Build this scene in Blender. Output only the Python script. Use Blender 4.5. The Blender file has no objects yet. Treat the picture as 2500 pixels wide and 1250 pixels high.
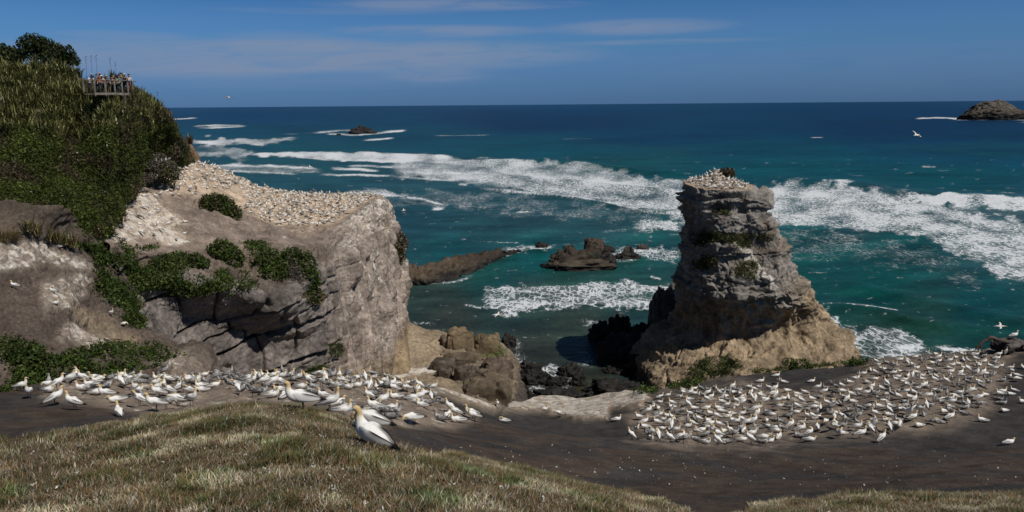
import bpy, math, random
import numpy as np
from mathutils import Vector, Matrix
from mathutils.bvhtree import BVHTree
random.seed(7); RNG = np.random.default_rng(7)
S = bpy.context.scene; COL = S.collection
R = math.radians
# ---------------------------------------------------------------- camera model (metres; sea level z = 0)
FPX, CX, CY, CAMZ = 1962.0, 1250.0, 625.0, 42.0
PITCH = math.atan((625 - 255) / FPX); ROLL = 0.0083
_f = np.array([0, math.cos(PITCH), -math.sin(PITCH)]); _r0 = np.array([1., 0, 0]); _u0 = np.cross(_r0, _f)
_R = math.cos(ROLL) * _r0 - math.sin(ROLL) * _u0; _U = math.sin(ROLL) * _r0 + math.cos(ROLL) * _u0
EYE = np.array([0, 0, CAMZ])
def ray(px, py): return (px - CX) * _R + (CY - py) * _U + FPX * _f
def P(px, py, d):
    v = ray(px, py); return EYE + v * (d / v[1])
def PZ(px, py, z=0.0):
    v = ray(px, py); return EYE + v * ((z - CAMZ) / v[2])
def proj(V):
    q = np.asarray(V) - EYE; w = q @ _f; w = np.where(w > 0.1, w, 0.1)
    return CX + FPX * (q @ _R) / w, CY - FPX * (q @ _U) / w
cam_d = bpy.data.cameras.new("camera"); cam = bpy.data.objects.new("camera", cam_d); COL.objects.link(cam)
cam_d.sensor_width = 36; cam_d.lens = 36 * FPX / 2500; cam_d.clip_start = 0.5; cam_d.clip_end = 90000
M = Matrix.Identity(4)
for i in range(3):
    M[i][0] = _R[i]; M[i][1] = _U[i]; M[i][2] = -_f[i]; M[i][3] = EYE[i]
cam.matrix_world = M; S.camera = cam
# ---------------------------------------------------------------- noise
_G = RNG.normal(size=(256, 3)); _G /= np.linalg.norm(_G, axis=1)[:, None]; _PERM = RNG.permutation(256)
def pn(p, seed=0):
    p = np.asarray(p, float); i = np.floor(p).astype(np.int64); f = p - i; u = f * f * f * (f * (f * 6 - 15) + 10)
    out = 0
    for dx in (0, 1):
        for dy in (0, 1):
            for dz in (0, 1):
                h = _PERM[(_PERM[(_PERM[(i[..., 0] + dx + seed * 37) & 255] + i[..., 1] + dy) & 255] + i[..., 2] + dz) & 255]
                g = _G[h]
                dt = g[..., 0] * (f[..., 0] - dx) + g[..., 1] * (f[..., 1] - dy) + g[..., 2] * (f[..., 2] - dz)
                out = out + dt * (u[..., 0] if dx else 1 - u[..., 0]) * (u[..., 1] if dy else 1 - u[..., 1]) * (u[..., 2] if dz else 1 - u[..., 2])
    return out * 1.6
def fbm(p, o=4, seed=0, g=.5):
    p = np.asarray(p, float); s = 0; a = 1
    for k in range(o): s = s + a * pn(p * 2 ** k + k * 17.3, seed + k); a *= g
    return s
def rdg(p, o=4, seed=0):
    p = np.asarray(p, float); s = 0; a = 1
    for k in range(o): s = s + a * (1 - np.abs(pn(p * 2 ** k + k * 9.1, seed + k)) * 2); a *= .5
    return s * .5
def worley(p, seed=0):
    """cell value 0..1 and distance to the cell border: gives angular blocks"""
    p = np.asarray(p, float); i = np.floor(p).astype(np.int64); f = p - i; F1 = np.full(p.shape[:-1], 9.); F2 = F1.copy(); cell = F1 * 0
    for dx in (-1, 0, 1):
        for dy in (-1, 0, 1):
            for dz in (-1, 0, 1):
                h = _PERM[(_PERM[(_PERM[(i[..., 0] + dx + seed * 31) & 255] + i[..., 1] + dy) & 255] + i[..., 2] + dz) & 255]
                j = _G[h] * .42 + .5; d = np.abs(np.stack([dx, dy, dz], -1) + j - f); d = np.sqrt((d ** 2).sum(-1)); n = d < F1
                F2 = np.where(n, F1, np.minimum(F2, d)); cell = np.where(n, h / 255., cell); F1 = np.where(n, d, F1)
    return cell, F2 - F1
def h1(i, seed=0):
    x = np.sin(np.asarray(i) * 127.1 + seed * 311.7) * 43758.5453; return x - np.floor(x)
def ss(a, b, x):
    t = np.clip((x - a) / (b - a), 0, 1); return t * t * (3 - 2 * t)
def cr(C, m, lin=False):
    C = np.asarray(C, float); n = len(C); t = np.linspace(0, n - 1, m); i = np.minimum(t.astype(int), n - 2); f = t - i
    f = f.reshape((-1,) + (1,) * (C.ndim - 1)); g = lambda k: C[np.clip(k, 0, n - 1)]
    if lin: return g(i) * (1 - f) + g(i + 1) * f
    a, b, c, d = g(i - 1), g(i), g(i + 1), g(i + 2)
    return .5 * (2 * b + (c - a) * f + (2 * a - 5 * b + 4 * c - d) * f ** 2 + (3 * b - a - 3 * c + d) * f ** 3)
def crn(C, counts, lin=False):
    """rows with a given sample count for each segment"""
    C = np.asarray(C, float); t = np.concatenate([np.linspace(k, k + 1, c, endpoint=False) for k, c in enumerate(counts)] + [[len(C) - 1.0]])
    n = len(C); i = np.minimum(t.astype(int), n - 2); f = (t - i).reshape((-1,) + (1,) * (C.ndim - 1)); g = lambda k: C[np.clip(k, 0, n - 1)]
    if lin: return g(i) * (1 - f) + g(i + 1) * f, t
    a, b, c, d = g(i - 1), g(i), g(i + 1), g(i + 2)
    return .5 * (2 * b + (c - a) * f + (2 * a - 5 * b + 4 * c - d) * f ** 2 + (3 * b - a - 3 * c + d) * f ** 3), t
def gnorm(V):
    n = np.cross(np.gradient(V, axis=1), np.gradient(V, axis=0)); return n / (np.linalg.norm(n, axis=2, keepdims=True) + 1e-9)
def poly_in(px, py, poly):
    px = np.asarray(px); ins = np.zeros(px.shape, bool); n = len(poly)
    for k in range(n):
        x1, y1 = poly[k]; x2, y2 = poly[(k + 1) % n]
        if y1 == y2: continue
        c = ((y1 > py) != (y2 > py)) & (px < (x2 - x1) * (py - y1) / (y2 - y1) + x1); ins ^= c
    return ins
def sd_poly(px, py, poly):
    """signed distance in px, positive inside"""
    d = np.full(np.shape(px), 1e9); n = len(poly)
    for k in range(n):
        x1, y1 = poly[k]; x2, y2 = poly[(k + 1) % n]; ex, ey = x2 - x1, y2 - y1
        t = np.clip(((px - x1) * ex + (py - y1) * ey) / (ex * ex + ey * ey + 1e-9), 0, 1)
        d = np.minimum(d, np.hypot(px - x1 - t * ex, py - y1 - t * ey))
    return np.where(poly_in(px, py, poly), d, -d)
def lerp(a, b, t): return np.asarray(a) * (1 - t)[..., None] + np.asarray(b) * t[..., None]
# ---------------------------------------------------------------- mesh builders
def mesh_np(name, V, F, mat=None, smooth=True, cols=None, mi=None, uniform=True):
    """V (n,3); F (m,k) array, or a list of such arrays"""
    me = bpy.data.meshes.new(name); V = np.ascontiguousarray(V, dtype=np.float32)
    Fs = F if isinstance(F, list) else [F]; Fs = [np.asarray(f, dtype=np.int32) for f in Fs if len(f)]
    me.vertices.add(len(V)); me.vertices.foreach_set('co', V.ravel())
    loops = np.concatenate([f.ravel() for f in Fs]); tot = np.concatenate([np.full(len(f), f.shape[1], np.int32) for f in Fs])
    me.loops.add(len(loops)); me.loops.foreach_set('vertex_index', loops)
    me.polygons.add(len(tot)); me.polygons.foreach_set('loop_start', np.concatenate([[0], np.cumsum(tot)[:-1]]).astype(np.int32))
    me.polygons.foreach_set('use_smooth', np.full(len(tot), smooth, bool))
    if mi is not None: me.polygons.foreach_set('material_index', np.asarray(mi, np.int32))
    if cols is not None:
        for k, c in cols.items():
            c = np.asarray(c, np.float32)
            if c.shape[1] == 3: c = np.concatenate([c, np.ones((len(c), 1), np.float32)], 1)
            a = me.color_attributes.new(k, 'FLOAT_COLOR', 'POINT'); a.data.foreach_set('color', np.ascontiguousarray(c).ravel())
    for m in (mat if isinstance(mat, list) else [mat] if mat else []): me.materials.append(m)
    me.update(calc_edges=True); return me
def gfaces(nr, nc, wrap=False, off=0):
    r = np.arange(nr - 1)[:, None]; c = np.arange(nc if wrap else nc - 1)[None]; c2 = (c + 1) % nc
    return np.stack([r * nc + c, r * nc + c2, (r + 1) * nc + c2, (r + 1) * nc + c], -1).reshape(-1, 4) + off
def link(name, me, parent=None, label=None, cat=None, group=None, kind=None):
    o = bpy.data.objects.new(name, me); COL.objects.link(o)
    if parent is not None: o.parent = parent
    if label: o['label'] = label
    if cat: o['category'] = cat
    if group: o['group'] = group
    if kind: o['kind'] = kind
    return o
def bvh(V, F):
    V = np.asarray(V).reshape(-1, 3); return BVHTree.FromPolygons(V.tolist(), np.asarray(F).tolist())
def cast(px, py, trees):
    d = Vector(ray(px, py)).normalized(); best = None
    for t in trees:
        h = t.ray_cast(Vector(EYE), d)
        if h[0] is not None and (best is None or h[3] < best[3]): best = h
    return best
def down(x, y, tree, top=80):
    h = tree.ray_cast(Vector((x, y, top)), Vector((0, 0, -1))); return h
# ---------------------------------------------------------------- nodes
class NT:
    def __init__(s, tree): s.t = tree; s.t.nodes.clear()
    def n(s, typ, ins=None, **at):
        nd = s.t.nodes.new(typ)
        for k, v in at.items(): setattr(nd, k, v)
        for k, v in (ins or {}).items():
            if isinstance(v, bpy.types.NodeSocket): s.t.links.new(v, nd.inputs[k])
            else: nd.inputs[k].default_value = v
        return nd
    def math(s, op, a, b=0.0, c=0.0, clamp=False): return s.n('ShaderNodeMath', {0: a, 1: b, 2: c}, operation=op, use_clamp=clamp).outputs[0]
    def mix(s, f, a, b, mode='MIX'):
        a = (*a, 1) if isinstance(a, tuple) and len(a) == 3 else a; b = (*b, 1) if isinstance(b, tuple) and len(b) == 3 else b
        return s.n('ShaderNodeMixRGB', {0: f, 1: a, 2: b}, blend_type=mode).outputs[0]
    def ramp(s, v, a, b, lo=0.0, hi=1.0):
        return s.n('ShaderNodeMapRange', {0: v, 1: a, 2: b, 3: lo, 4: hi}, interpolation_type='SMOOTHSTEP').outputs[0]
    def vec(s, v, sc, loc=(0, 0, 0)): return s.n('ShaderNodeMapping', {0: v, 1: loc, 3: sc}).outputs[0]
    def noise(s, v, sc, det=4, rough=.55, dist=0.0):
        return s.n('ShaderNodeTexNoise', {'Vector': v, 'Scale': sc, 'Detail': det, 'Roughness': rough, 'Distortion': dist}).outputs[0]
    def attr(s, name):
        a = s.n('ShaderNodeAttribute', attribute_name=name); return a.outputs['Color'], a.outputs['Alpha']
    def pos(s): return s.n('ShaderNodeNewGeometry').outputs['Position']
    def out(s, color, rough, bump=None, bs=.5, bd=.1, spec=.3, **extra):
        ins = {'Base Color': color, 'Roughness': rough, 'Specular IOR Level': spec}; ins.update(extra)
        if bump is not None: ins['Normal'] = s.n('ShaderNodeBump', {'Strength': bs, 'Distance': bd, 'Height': bump}).outputs[0]
        b = s.n('ShaderNodeBsdfPrincipled', ins); o = s.n('ShaderNodeOutputMaterial', {0: b.outputs[0]}); return b
def newmat(name):
    m = bpy.data.materials.new(name); m.use_nodes = True; return m, NT(m.node_tree)
def plain(name, c, rough=.7, var=.25, sc=3.0, spec=.2, bump=.0, bd=.02):
    m, t = newmat(name); p = t.n('ShaderNodeTexCoord').outputs['Object']
    n = t.noise(p, sc, 5); f = t.ramp(n, .3, .7, 1 - var, 1 + var)
    col = t.n('ShaderNodeVectorMath', {0: (c[0], c[1], c[2]), 'Scale': f}, operation='SCALE').outputs[0]
    t.out(col, rough, n if bump else None, bump, bd, spec); return m
def attrmat(name, an='tint', rough=.75, var=.2, sc=3.0, spec=.2, bump=0, bd=.02, trans=0.0):
    m, t = newmat(name); p = t.pos(); c, a = t.attr(an)
    n = t.noise(p, sc, 5); f = t.ramp(n, .3, .7, 1 - var, 1 + var)
    col = t.n('ShaderNodeVectorMath', {0: c, 'Scale': f}, operation='SCALE').outputs[0]
    b = t.out(col, rough, n if bump else None, bump, bd, spec)
    if trans:
        tr = t.n('ShaderNodeBsdfTranslucent', {0: col}); mx = t.n('ShaderNodeMixShader', {0: trans, 1: b.outputs[0], 2: tr.outputs[0]})
        t.n('ShaderNodeOutputMaterial', {0: mx.outputs[0]}).is_active_output = True
    return m
def terrain_mat(name, g_sc=1.2, s1=.6, s2=6.0, bump=.6, bd=.15, streak=0.0, speck=0.0, crack=0.0, rough=.9, gcol=(.62, .57, .50)):
    """tint rgb = soil / rock colour, tint alpha = how much white guano lies there"""
    m, t = newmat(name); p = t.pos(); c, g = t.attr('tint')
    n1 = t.noise(p, s1, 6, .6); n2 = t.noise(p, s2, 6, .65)
    f = t.math('MULTIPLY', t.ramp(n1, .25, .75, .68, 1.3), t.ramp(n2, .25, .75, .62, 1.38))
    col = t.n('ShaderNodeVectorMath', {0: c, 'Scale': f}, operation='SCALE').outputs[0]
    h = t.math('ADD', n1, t.math('MULTIPLY', n2, .35))
    if streak:
        sv = t.noise(t.vec(p, (1.3, 1.3, .07)), 1.0, 5, .6); st = t.noise(t.vec(p, (.08, .08, 1.6)), 1.0, 4, .6)
        col = t.mix(t.math('MULTIPLY', t.ramp(sv, .55, .72), streak), col, (.10, .085, .07))
        f3 = t.math('ADD', 1 - .35 * streak, t.math('MULTIPLY', st, .7 * streak))
        col = t.n('ShaderNodeVectorMath', {0: col, 'Scale': f3}, operation='SCALE').outputs[0]
        h = t.math('ADD', h, t.math('MULTIPLY', sv, .5))
        gn = t.math('ADD', t.math('MULTIPLY', t.noise(t.vec(p, (1.5, 1.5, .10)), 1.0, 6, .65), .6), t.math('MULTIPLY', n2, .4))
    else:
        gn = t.noise(p, g_sc, 8, .7, .6)
    thr = t.ramp(g, 0.0, 1.0, .78, .26)
    gf = t.ramp(t.math('SUBTRACT', gn, thr), -.03, .14)
    gf = t.math('MULTIPLY', gf, t.ramp(g, 0, .10))
    gc = t.n('ShaderNodeVectorMath', {0: gcol, 'Scale': t.ramp(n2, .25, .75, .72, 1.2)}, operation='SCALE').outputs[0]
    col = t.mix(t.math('MULTIPLY', gf, .9), col, gc)
    if crack:
        vo = t.n('ShaderNodeTexVoronoi', {'Vector': t.n('ShaderNodeVectorMath', {0: t.vec(p, (1, 1, 1.5)), 1: t.n('ShaderNodeVectorMath', {0: t.n('ShaderNodeTexNoise', {'Vector': p, 'Scale': .5}).outputs[1], 1: (2.2, 2.2, 2.2)}, operation='MULTIPLY').outputs[0]}, operation='ADD').outputs[0], 'Scale': crack}, feature='DISTANCE_TO_EDGE').outputs[0]
        cf = t.math('MULTIPLY', t.ramp(vo, 0, .03, 1, 0), t.ramp(n1, .45, .6)); col = t.mix(t.math('MULTIPLY', cf, .5), col, (.03, .027, .025)); h = t.math('SUBTRACT', h, t.math('MULTIPLY', cf, .5))
    if speck:
        vo = t.n('ShaderNodeTexVoronoi', {'Vector': p, 'Scale': 7.0, 'Randomness': 1.0}); d = vo.outputs['Distance']
        keep = t.ramp(t.n('ShaderNodeSeparateColor', {0: vo.outputs['Color']}).outputs[0], .52, .54)
        sp = t.math('MULTIPLY', t.math('MULTIPLY', t.ramp(d, .07, .13, 1, 0), keep), speck)
        col = t.mix(sp, col, (.6, .58, .54))
    t.out(col, rough, h, bump, bd, .15); return m
# ================================================================= SKY AND SUN
SUN = np.array([0.62, -0.50, 1.0]); SUN /= np.linalg.norm(SUN); ELEV = math.asin(SUN[2])
w = bpy.data.worlds.new("World"); S.world = w; w.use_nodes = True; t = NT(w.node_tree)
sky = t.n('ShaderNodeTexSky', sky_type='NISHITA', sun_disc=False, sun_elevation=ELEV, sun_rotation=math.atan2(SUN[0], SUN[1]), altitude=50, air_density=1.0, dust_density=.35, ozone_density=3.0)
dirv = t.n('ShaderNodeTexCoord').outputs['Generated']; sx = t.n('ShaderNodeSeparateXYZ', {0: dirv})
el = sx.outputs['Z']; az = t.math('ARCTAN2', sx.outputs['X'], sx.outputs['Y'])
low = t.ramp(el, -.02, .30, 1, 0)
uz = t.mix(t.ramp(el, .15, .5), (1, 1, 1), (.42, .45, .5)); skc = t.mix(low, sky.outputs[0], t.mix(1.0, sky.outputs[0], (.25, .56, 1.18), 'MULTIPLY'))
skc = t.mix(t.ramp(el, .0, .12, 0, 1), t.mix(1.0, skc, (.38, .54, .58), 'MULTIPLY'), skc)
# thin cirrus: windows of azimuth / elevation filled with stretched noise
cv = t.n('ShaderNodeCombineXYZ', {0: t.math('ADD', az, t.math('MULTIPLY', el, 1.5)), 1: t.math('ADD', t.math('MULTIPLY', el, 9.0), t.math('MULTIPLY', az, -.5)), 2: 0.0}).outputs[0]
cn = t.noise(cv, 7.0, 8, .62, .7); cn2 = t.noise(cv, 2.2, 4, .5, .4)
g1 = t.mix(t.math('DIVIDE', el, .068, clamp=True), (2.1, 1.46, 1.62), (.95, 1.06, 1.06)); g2 = t.mix(t.math('DIVIDE', t.math('SUBTRACT', el, .068), .057, clamp=True), g1, (.37, .66, .81))
skc = t.mix(1.0, t.mix(1.0, skc, uz, 'MULTIPLY'), g2, 'MULTIPLY'); acc = 0.0
for (px, py, wx, wy, k) in [(1100, 12, 330, 15, .85), (820, 28, 300, 8, .35), (930, 135, 540, 40, 1.0), (430, 142, 440, 44, 1.0), (1080, 76, 260, 16, .8), (1560, 66, 230, 20, .85), (1630, 102, 270, 7, .6),
                            (690, 95, 160, 20, .35), (1060, 184, 130, 18, .45), (300, 85, 150, 10, .4), (760, 190, 500, 30, .25), (2200, 160, 700, 60, .12)]:
    v = ray(px, py); v = v / np.linalg.norm(v); ea, aa = v[2], math.atan2(v[0], v[1])
    dx = t.math('DIVIDE', t.math('SUBTRACT', az, aa), wx / FPX); dy = t.math('DIVIDE', t.math('SUBTRACT', el, ea), wy / FPX)
    r2 = t.math('ADD', t.math('MULTIPLY', dx, dx), t.math('MULTIPLY', dy, dy))
    acc = t.math('ADD', acc, t.ramp(r2, 0, 1.3, k, 0))
cl = t.math('MULTIPLY', t.math('MINIMUM', acc, 1.0), t.math('MULTIPLY', t.ramp(cn, .18, .58), t.ramp(cn2, .2, .55, .6, 1)))
skc = t.mix(t.math('MULTIPLY', cl, .72), skc, (3.6, 4.4, 6.2))
bg = t.n('ShaderNodeBackground', {0: skc, 1: .062}); t.n('ShaderNodeOutputWorld', {0: bg.outputs[0]})
sd = bpy.data.lights.new("sun", 'SUN'); so = bpy.data.objects.new("sun", sd); COL.objects.link(so)
sd.energy = 3.6; sd.angle = R(.53); sd.color = (1, .95, .87)
so.rotation_euler = Vector(-SUN).to_track_quat('-Z', 'Y').to_euler(); so.location = (60, -20, 120)
S.view_settings.view_transform = 'Standard'; S.view_settings.look = 'None'; S.view_settings.exposure = 0.0; S.view_settings.gamma = 1

M_GROUND = terrain_mat('bare_ground', 1.8, 1.1, 15.0, 1.0, .10, speck=.6)
M_HEAD = terrain_mat('cliff_rock', 1.0, .35, 2.6, 1.0, .35, streak=.7, crack=0)
M_TOP = terrain_mat('colony_top', 1.3, .6, 4.5, .8, .12)
M_STACK = terrain_mat('stack_rock', 1.0, .35, 2.4, 1.0, .35, streak=.7, crack=0)
M_SHELF = terrain_mat('shelf_rock', 1.0, .3, 2.6, .7, .2, crack=.18)
M_HILL = terrain_mat('hill_soil', 1.0, .5, 4.0, .6, .1)
TREES = {}                                       # name -> BVH of each piece of terrain

# ================================================================= NEAR GROUND (knoll, dark slope, two colonies)
RIM = [(-500, 960, 30), (-200, 957, 30), (0, 955, 31), (130, 935, 38), (400, 922, 44), (560, 918, 46), (700, 920, 46), (850, 926, 45), (950, 932, 45), (1020, 946, 44), (1100, 963, 44), (1160, 977, 45),
       (1205, 1003, 47), (1232, 1004, 52), (1260, 990, 57), (1320, 976, 60), (1420, 984, 60), (1500, 970, 59), (1560, 962, 58), (1700, 936, 60), (1830, 914, 62), (1950, 902, 64), (2080, 889, 66), (2150, 874, 66),
       (2300, 862, 66), (2450, 851, 64), (2520, 846, 62), (2700, 835, 60), (3100, 820, 58)]
GC = [(-200, 1250, 8), (100, 1250, 7.8), (600, 1250, 7.8), (1100, 1250, 8.4), (1500, 1250, 10.5), (0, 1150, 10.2), (400, 1150, 10), (800, 1150, 9.8), (1150, 1170, 10.6), (200, 1085, 13), (400, 1022, 15.5), (560, 1000, 16.5),
      (740, 993, 16.2), (660, 995, 16.4), (850, 1040, 13.5), (905, 1088, 11.3), (1000, 1118, 11.8), (1250, 1155, 14), (1450, 1200, 13), (1640, 1245, 12.3), (0, 1100, 13), (-200, 1110, 13), (1900, 1260, 13), (2600, 1260, 11),
      (0, 1060, 21), (-200, 1060, 21), (0, 1000, 26), (100, 1000, 25.5), (200, 1030, 23), (180, 1003, 26), (290, 1018, 25), (330, 1022, 23), (-300, 1000, 26),
      (400, 990, 30), (560, 970, 32), (700, 972, 30), (850, 1000, 26.5), (600, 940, 39), (900, 960, 35), (300, 950, 37), (930, 1055, 18), (1000, 1042, 22.5), (1000, 1085, 17), (1100, 1090, 20), (1100, 1040, 30),
      (1230, 1035, 41), (1200, 1100, 22), (1400, 1100, 28), (1400, 1060, 37), (1450, 1030, 46), (1210, 1012, 45), (1400, 1010, 54), (1300, 1000, 54), (1550, 1075, 37), (1700, 1150, 26), (1700, 1215, 18), (1950, 1205, 16.5), (2300, 1195, 17), (2500, 1190, 17),
      (1950, 1232, 13), (2200, 1222, 13), (2450, 1222, 13), (2200, 1250, 11.5), (1850, 1090, 36), (2110, 1085, 35), (2300, 1150, 24), (2460, 1088, 35), (2300, 1000, 42), (2000, 1000, 45), (1700, 1000, 47), (1620, 970, 53),
      (2400, 930, 50), (2200, 920, 55), (1900, 945, 54), (2100, 1170, 21.5), (2480, 1170, 21.5), (2800, 1000, 42), (2800, 1150, 24), (2800, 930, 50)]
_pts = np.array([P(*q) for q in GC] + [P(*q) for q in RIM])
def tps_fit(X, z, lam):
    n = len(X); d2 = ((X[:, None] - X[None]) ** 2).sum(-1); K = .5 * d2 * np.log(d2 + 1e-9) + lam * np.eye(n)
    A = np.zeros((n + 3, n + 3)); A[:n, :n] = K; A[:n, n] = 1; A[:n, n + 1:] = X; A[n, :n] = 1; A[n + 1:, :n] = X.T
    s = np.linalg.solve(A, np.concatenate([z, [0, 0, 0]])); return X, s[:n], s[n:]
_T = tps_fit(_pts[:, :2], _pts[:, 2], .8)
def tps_ev(q):
    X, wv, c = _T; out = np.empty(len(q))
    for k in range(0, len(q), 20000):
        b = q[k:k + 20000]; d2 = ((b[:, None] - X[None]) ** 2).sum(-1); out[k:k + 20000] = (.5 * d2 * np.log(d2 + 1e-9)) @ wv + c[0] + b @ c[1:]
    return out
_rp = np.array([P(*q) for q in RIM]); _ra = _rp[:, 0] / _rp[:, 1]
na, n1, n2 = 760, 430, 60
aa = np.linspace(-.86, .86, na); yr = np.interp(aa, _ra, _rp[:, 1]) + .6 * pn(np.stack([aa * 30, aa * 0, aa * 0], 1), 5)
t1 = np.linspace(0, 1, n1, endpoint=False)[:, None]; Y1 = 5.0 * (yr[None] / 5.0) ** t1; t2 = np.linspace(0, 1, n2)[:, None]; Y2 = yr[None] + 34 * t2 ** 1.6
Y = np.concatenate([Y1, Y2 + 0 * yr[None]]); X = aa[None] * Y; q = np.stack([X.ravel(), Y.ravel()], 1)
Z = tps_ev(q).reshape(Y.shape); over = np.maximum(Y - yr[None], 0); rimz = Z[n1][None]
Z = np.where(over > 0, rimz - (.9 * over ** 1.25 + .10 * over ** 2 * .5), Z); Z = np.maximum(Z, -4)
V = np.stack([X, Y, Z], -1); gpx, gpy = proj(V)
xy0 = np.stack([X, Y, 0 * X], -1); big = fbm(xy0 * .16, 4, 1); nz = fbm(xy0 * .9, 4, 2)
RCOL = [(1540, 1062), (1555, 985), (1650, 955), (1800, 943), (1950, 952), (2060, 935), (2110, 895), (2160, 872), (2260, 858), (2420, 850), (2470, 870), (2450, 930), (2420, 1000), (2310, 1042), (2150, 1062), (2000, 1072), (1850, 1088), (1650, 1088)]
LCOL = [(100, 970), (130, 915), (400, 900), (560, 905), (850, 910), (1020, 935), (1100, 985), (1165, 1030), (1110, 1045), (1000, 1040), (900, 1045), (800, 1000), (560, 990), (420, 1015), (330, 1010), (200, 985)]
GRASS = [(-400, 1120), (0, 1088), (100, 1077), (200, 1052), (300, 1030), (400, 1003), (480, 988), (560, 980), (640, 978), (700, 982), (760, 990), (800, 1008), (850, 1028), (890, 1062), (940, 1090), (1000, 1102), (1100, 1112), (1250, 1135), (1350, 1160), (1450, 1185), (1560, 1215), (1650, 1244), (1700, 1300), (1700, 2400), (-400, 2400)]
GRASS2 = [(1790, 1300), (1840, 1245), (1900, 1218), (1960, 1205), (2050, 1202), (2200, 1202), (2350, 1196), (2500, 1203), (2800, 1205), (2800, 1500), (1790, 1500)]
LEDGE = [[(1035, 940), (1100, 952), (1170, 968), (1225, 1004), (1205, 1008), (1150, 988), (1080, 965), (1040, 955)], [(1228, 1010), (1250, 985), (1330, 968), (1420, 978), (1500, 966), (1560, 962), (1590, 975), (1560, 998), (1490, 1000), (1480, 1025), (1400, 1030), (1330, 1008)]]
gn = 14 * big + 10 * nz
wR = ss(-26, 22, sd_poly(gpx, gpy, RCOL) + gn * 1.5) * (Y > 25); wL = ss(-12, 12, sd_poly(gpx, gpy, LCOL) + gn * .6) * (Y > 19)
wG = np.maximum(ss(-10, 8, sd_poly(gpx, gpy, GRASS) + gn * .5) * (Y < 19.5), ss(-9, 5, sd_poly(gpx, gpy, GRASS2) + gn) * (Y < 14.5))
wW = np.maximum(ss(-8, 6, sd_poly(gpx, gpy, LEDGE[0]) + gn * .25) * (Y > 36), ss(-9, 8, sd_poly(gpx, gpy, LEDGE[1]) + gn * .3) * (Y > 44))
col = np.empty(Y.shape + (4,)); col[..., :3] = (.050, .0445, .041); col[..., 3] = .15 + .20 * ss(.1, .6, big)
cc = np.concatenate([np.broadcast_to((.050, .0445, .041), Y.shape + (3,)), col[..., 3:]], -1) * np.stack([1 + .25 * big] * 3 + [1 + 0 * big], -1)
col = lerp(cc, np.array([.074, .052, .038, .04]), ss(0, .5, fbm(xy0 * .3, 3, 9) + .35) * .8 * (Y < 34))
col = lerp(col, np.array([.225, .178, .140, .40]), np.maximum(wR * .8, wL))
nest = np.maximum(wR, wL) * ss(.1, .5, pn(xy0 * .8, 3)); col = lerp(col, np.array([.25, .20, .155, .55]), nest * .7)
col = lerp(col, np.array([.31, .245, .18, .62]), wW); col = lerp(col, np.array([.115, .088, .052, .02]), wG)
col = lerp(col, np.array([.16, .13, .10, .1]), ss(1, 6, over))
Z2 = V[..., 2] + .05 * nz * (1 - .4 * wG) + .22 * big * (1 - wG * .6) + np.maximum(wR, wL) * (.13 * ss(-.1, .55, pn(xy0 * 1.15, 4)) + .05 * pn(xy0 * 2.3, 6)) + .04 * wG * fbm(xy0 * 1.1, 3, 8) + wW * (.35 + .12 * fbm(xy0 * .5, 3, 3)) + .5 * fbm(V * .3, 3, 7) * ss(.5, 4, over)
V[..., 2] = Z2; GV = V; GW = dict(R=wR, L=wL, G=wG)
GF = gfaces(n1 + n2, na); link('ground', mesh_np('ground', V.reshape(-1, 3), GF, M_GROUND, cols={'tint': col.reshape(-1, 4)}), kind='structure'); TREES['ground'] = bvh(V, GF)

# ================================================================= HEADLAND with its cliff and gannet plateau
# column: rim, shoulder, mid, base, back   (px, py, depth)
HC = [((255, 590, 64), (262, 650, 62.5), (285, 720, 62), (325, 800, 61), (255, 572, 66)), ((345, 618, 68), (340, 665, 66), (372, 750, 66), (420, 850, 65), (325, 457, 86)), ((450, 616, 73), (448, 682, 68), (468, 780, 70.5), (515, 930, 69.5), (430, 402, 100)),
      ((545, 602, 77), (560, 705, 70.6), (580, 800, 74), (600, 970, 72.5), (490, 397, 110)), ((660, 597, 81), (675, 722, 72.6), (690, 820, 76.5), (705, 990, 75.5), (565, 424, 117)), ((765, 592, 86), (782, 662, 79), (792, 800, 79.5), (800, 970, 79), (640, 458, 122)),
      ((832, 546, 95), (850, 620, 90), (862, 780, 87), (860, 955, 84), (720, 469, 126)), ((884, 507, 106), (908, 580, 101), (922, 760, 96), (920, 935, 92), (800, 473, 130)), ((918, 484, 118), (948, 560, 113), (966, 740, 107), (955, 905, 100), (870, 477, 133)),
      ((950, 491, 125), (975, 590, 121), (988, 700, 117), (990, 802, 111), (915, 481, 135)), ((958, 512, 133), (968, 600, 133), (975, 700, 132), (975, 800, 131), (930, 495, 139)), ((900, 505, 142), (905, 600, 142), (905, 700, 142), (905, 800, 142), (880, 486, 143))]
rows = []
for rim, sh, mid, base, back in HC:
    r, s_, m_, b_, k_ = [P(*q) for q in (rim, sh, mid, base, back)]
    tow = np.array([0, -1., 0]); out = b_ + tow * 7 + np.array([1.5, 0, -3.5]); low = b_ + tow * 14 + np.array([3, 0, 0]); low[2] = -3
    t1_, t2_ = r + (k_ - r) * .33, r + (k_ - r) * .68; bk = k_ + np.array([0, 4, -8]); bk2 = k_ + np.array([0, 9, 0]); bk2[2] = -3
    rows.append([low, out, b_, m_, s_, r, t1_, t2_, k_, bk, bk2])
C = np.array(rows).transpose(1, 0, 2)                         # row, column, xyz
Vc, uu = crn(C.transpose(1, 0, 2), [40, 80, 70, 75, 80, 75, 75, 60, 60, 60, 50]); Vc = Vc.transpose(1, 0, 2)
V, vv = crn(Vc, [8, 14, 70, 60, 60, 55, 45, 45, 16, 12], lin=True); N = gnorm(V)
if (N[120, :, 1].mean() > 0): N = -N
U2 = np.broadcast_to(uu[None], V.shape[:2]); VV2 = np.broadcast_to(vv[:, None], V.shape[:2])
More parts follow.
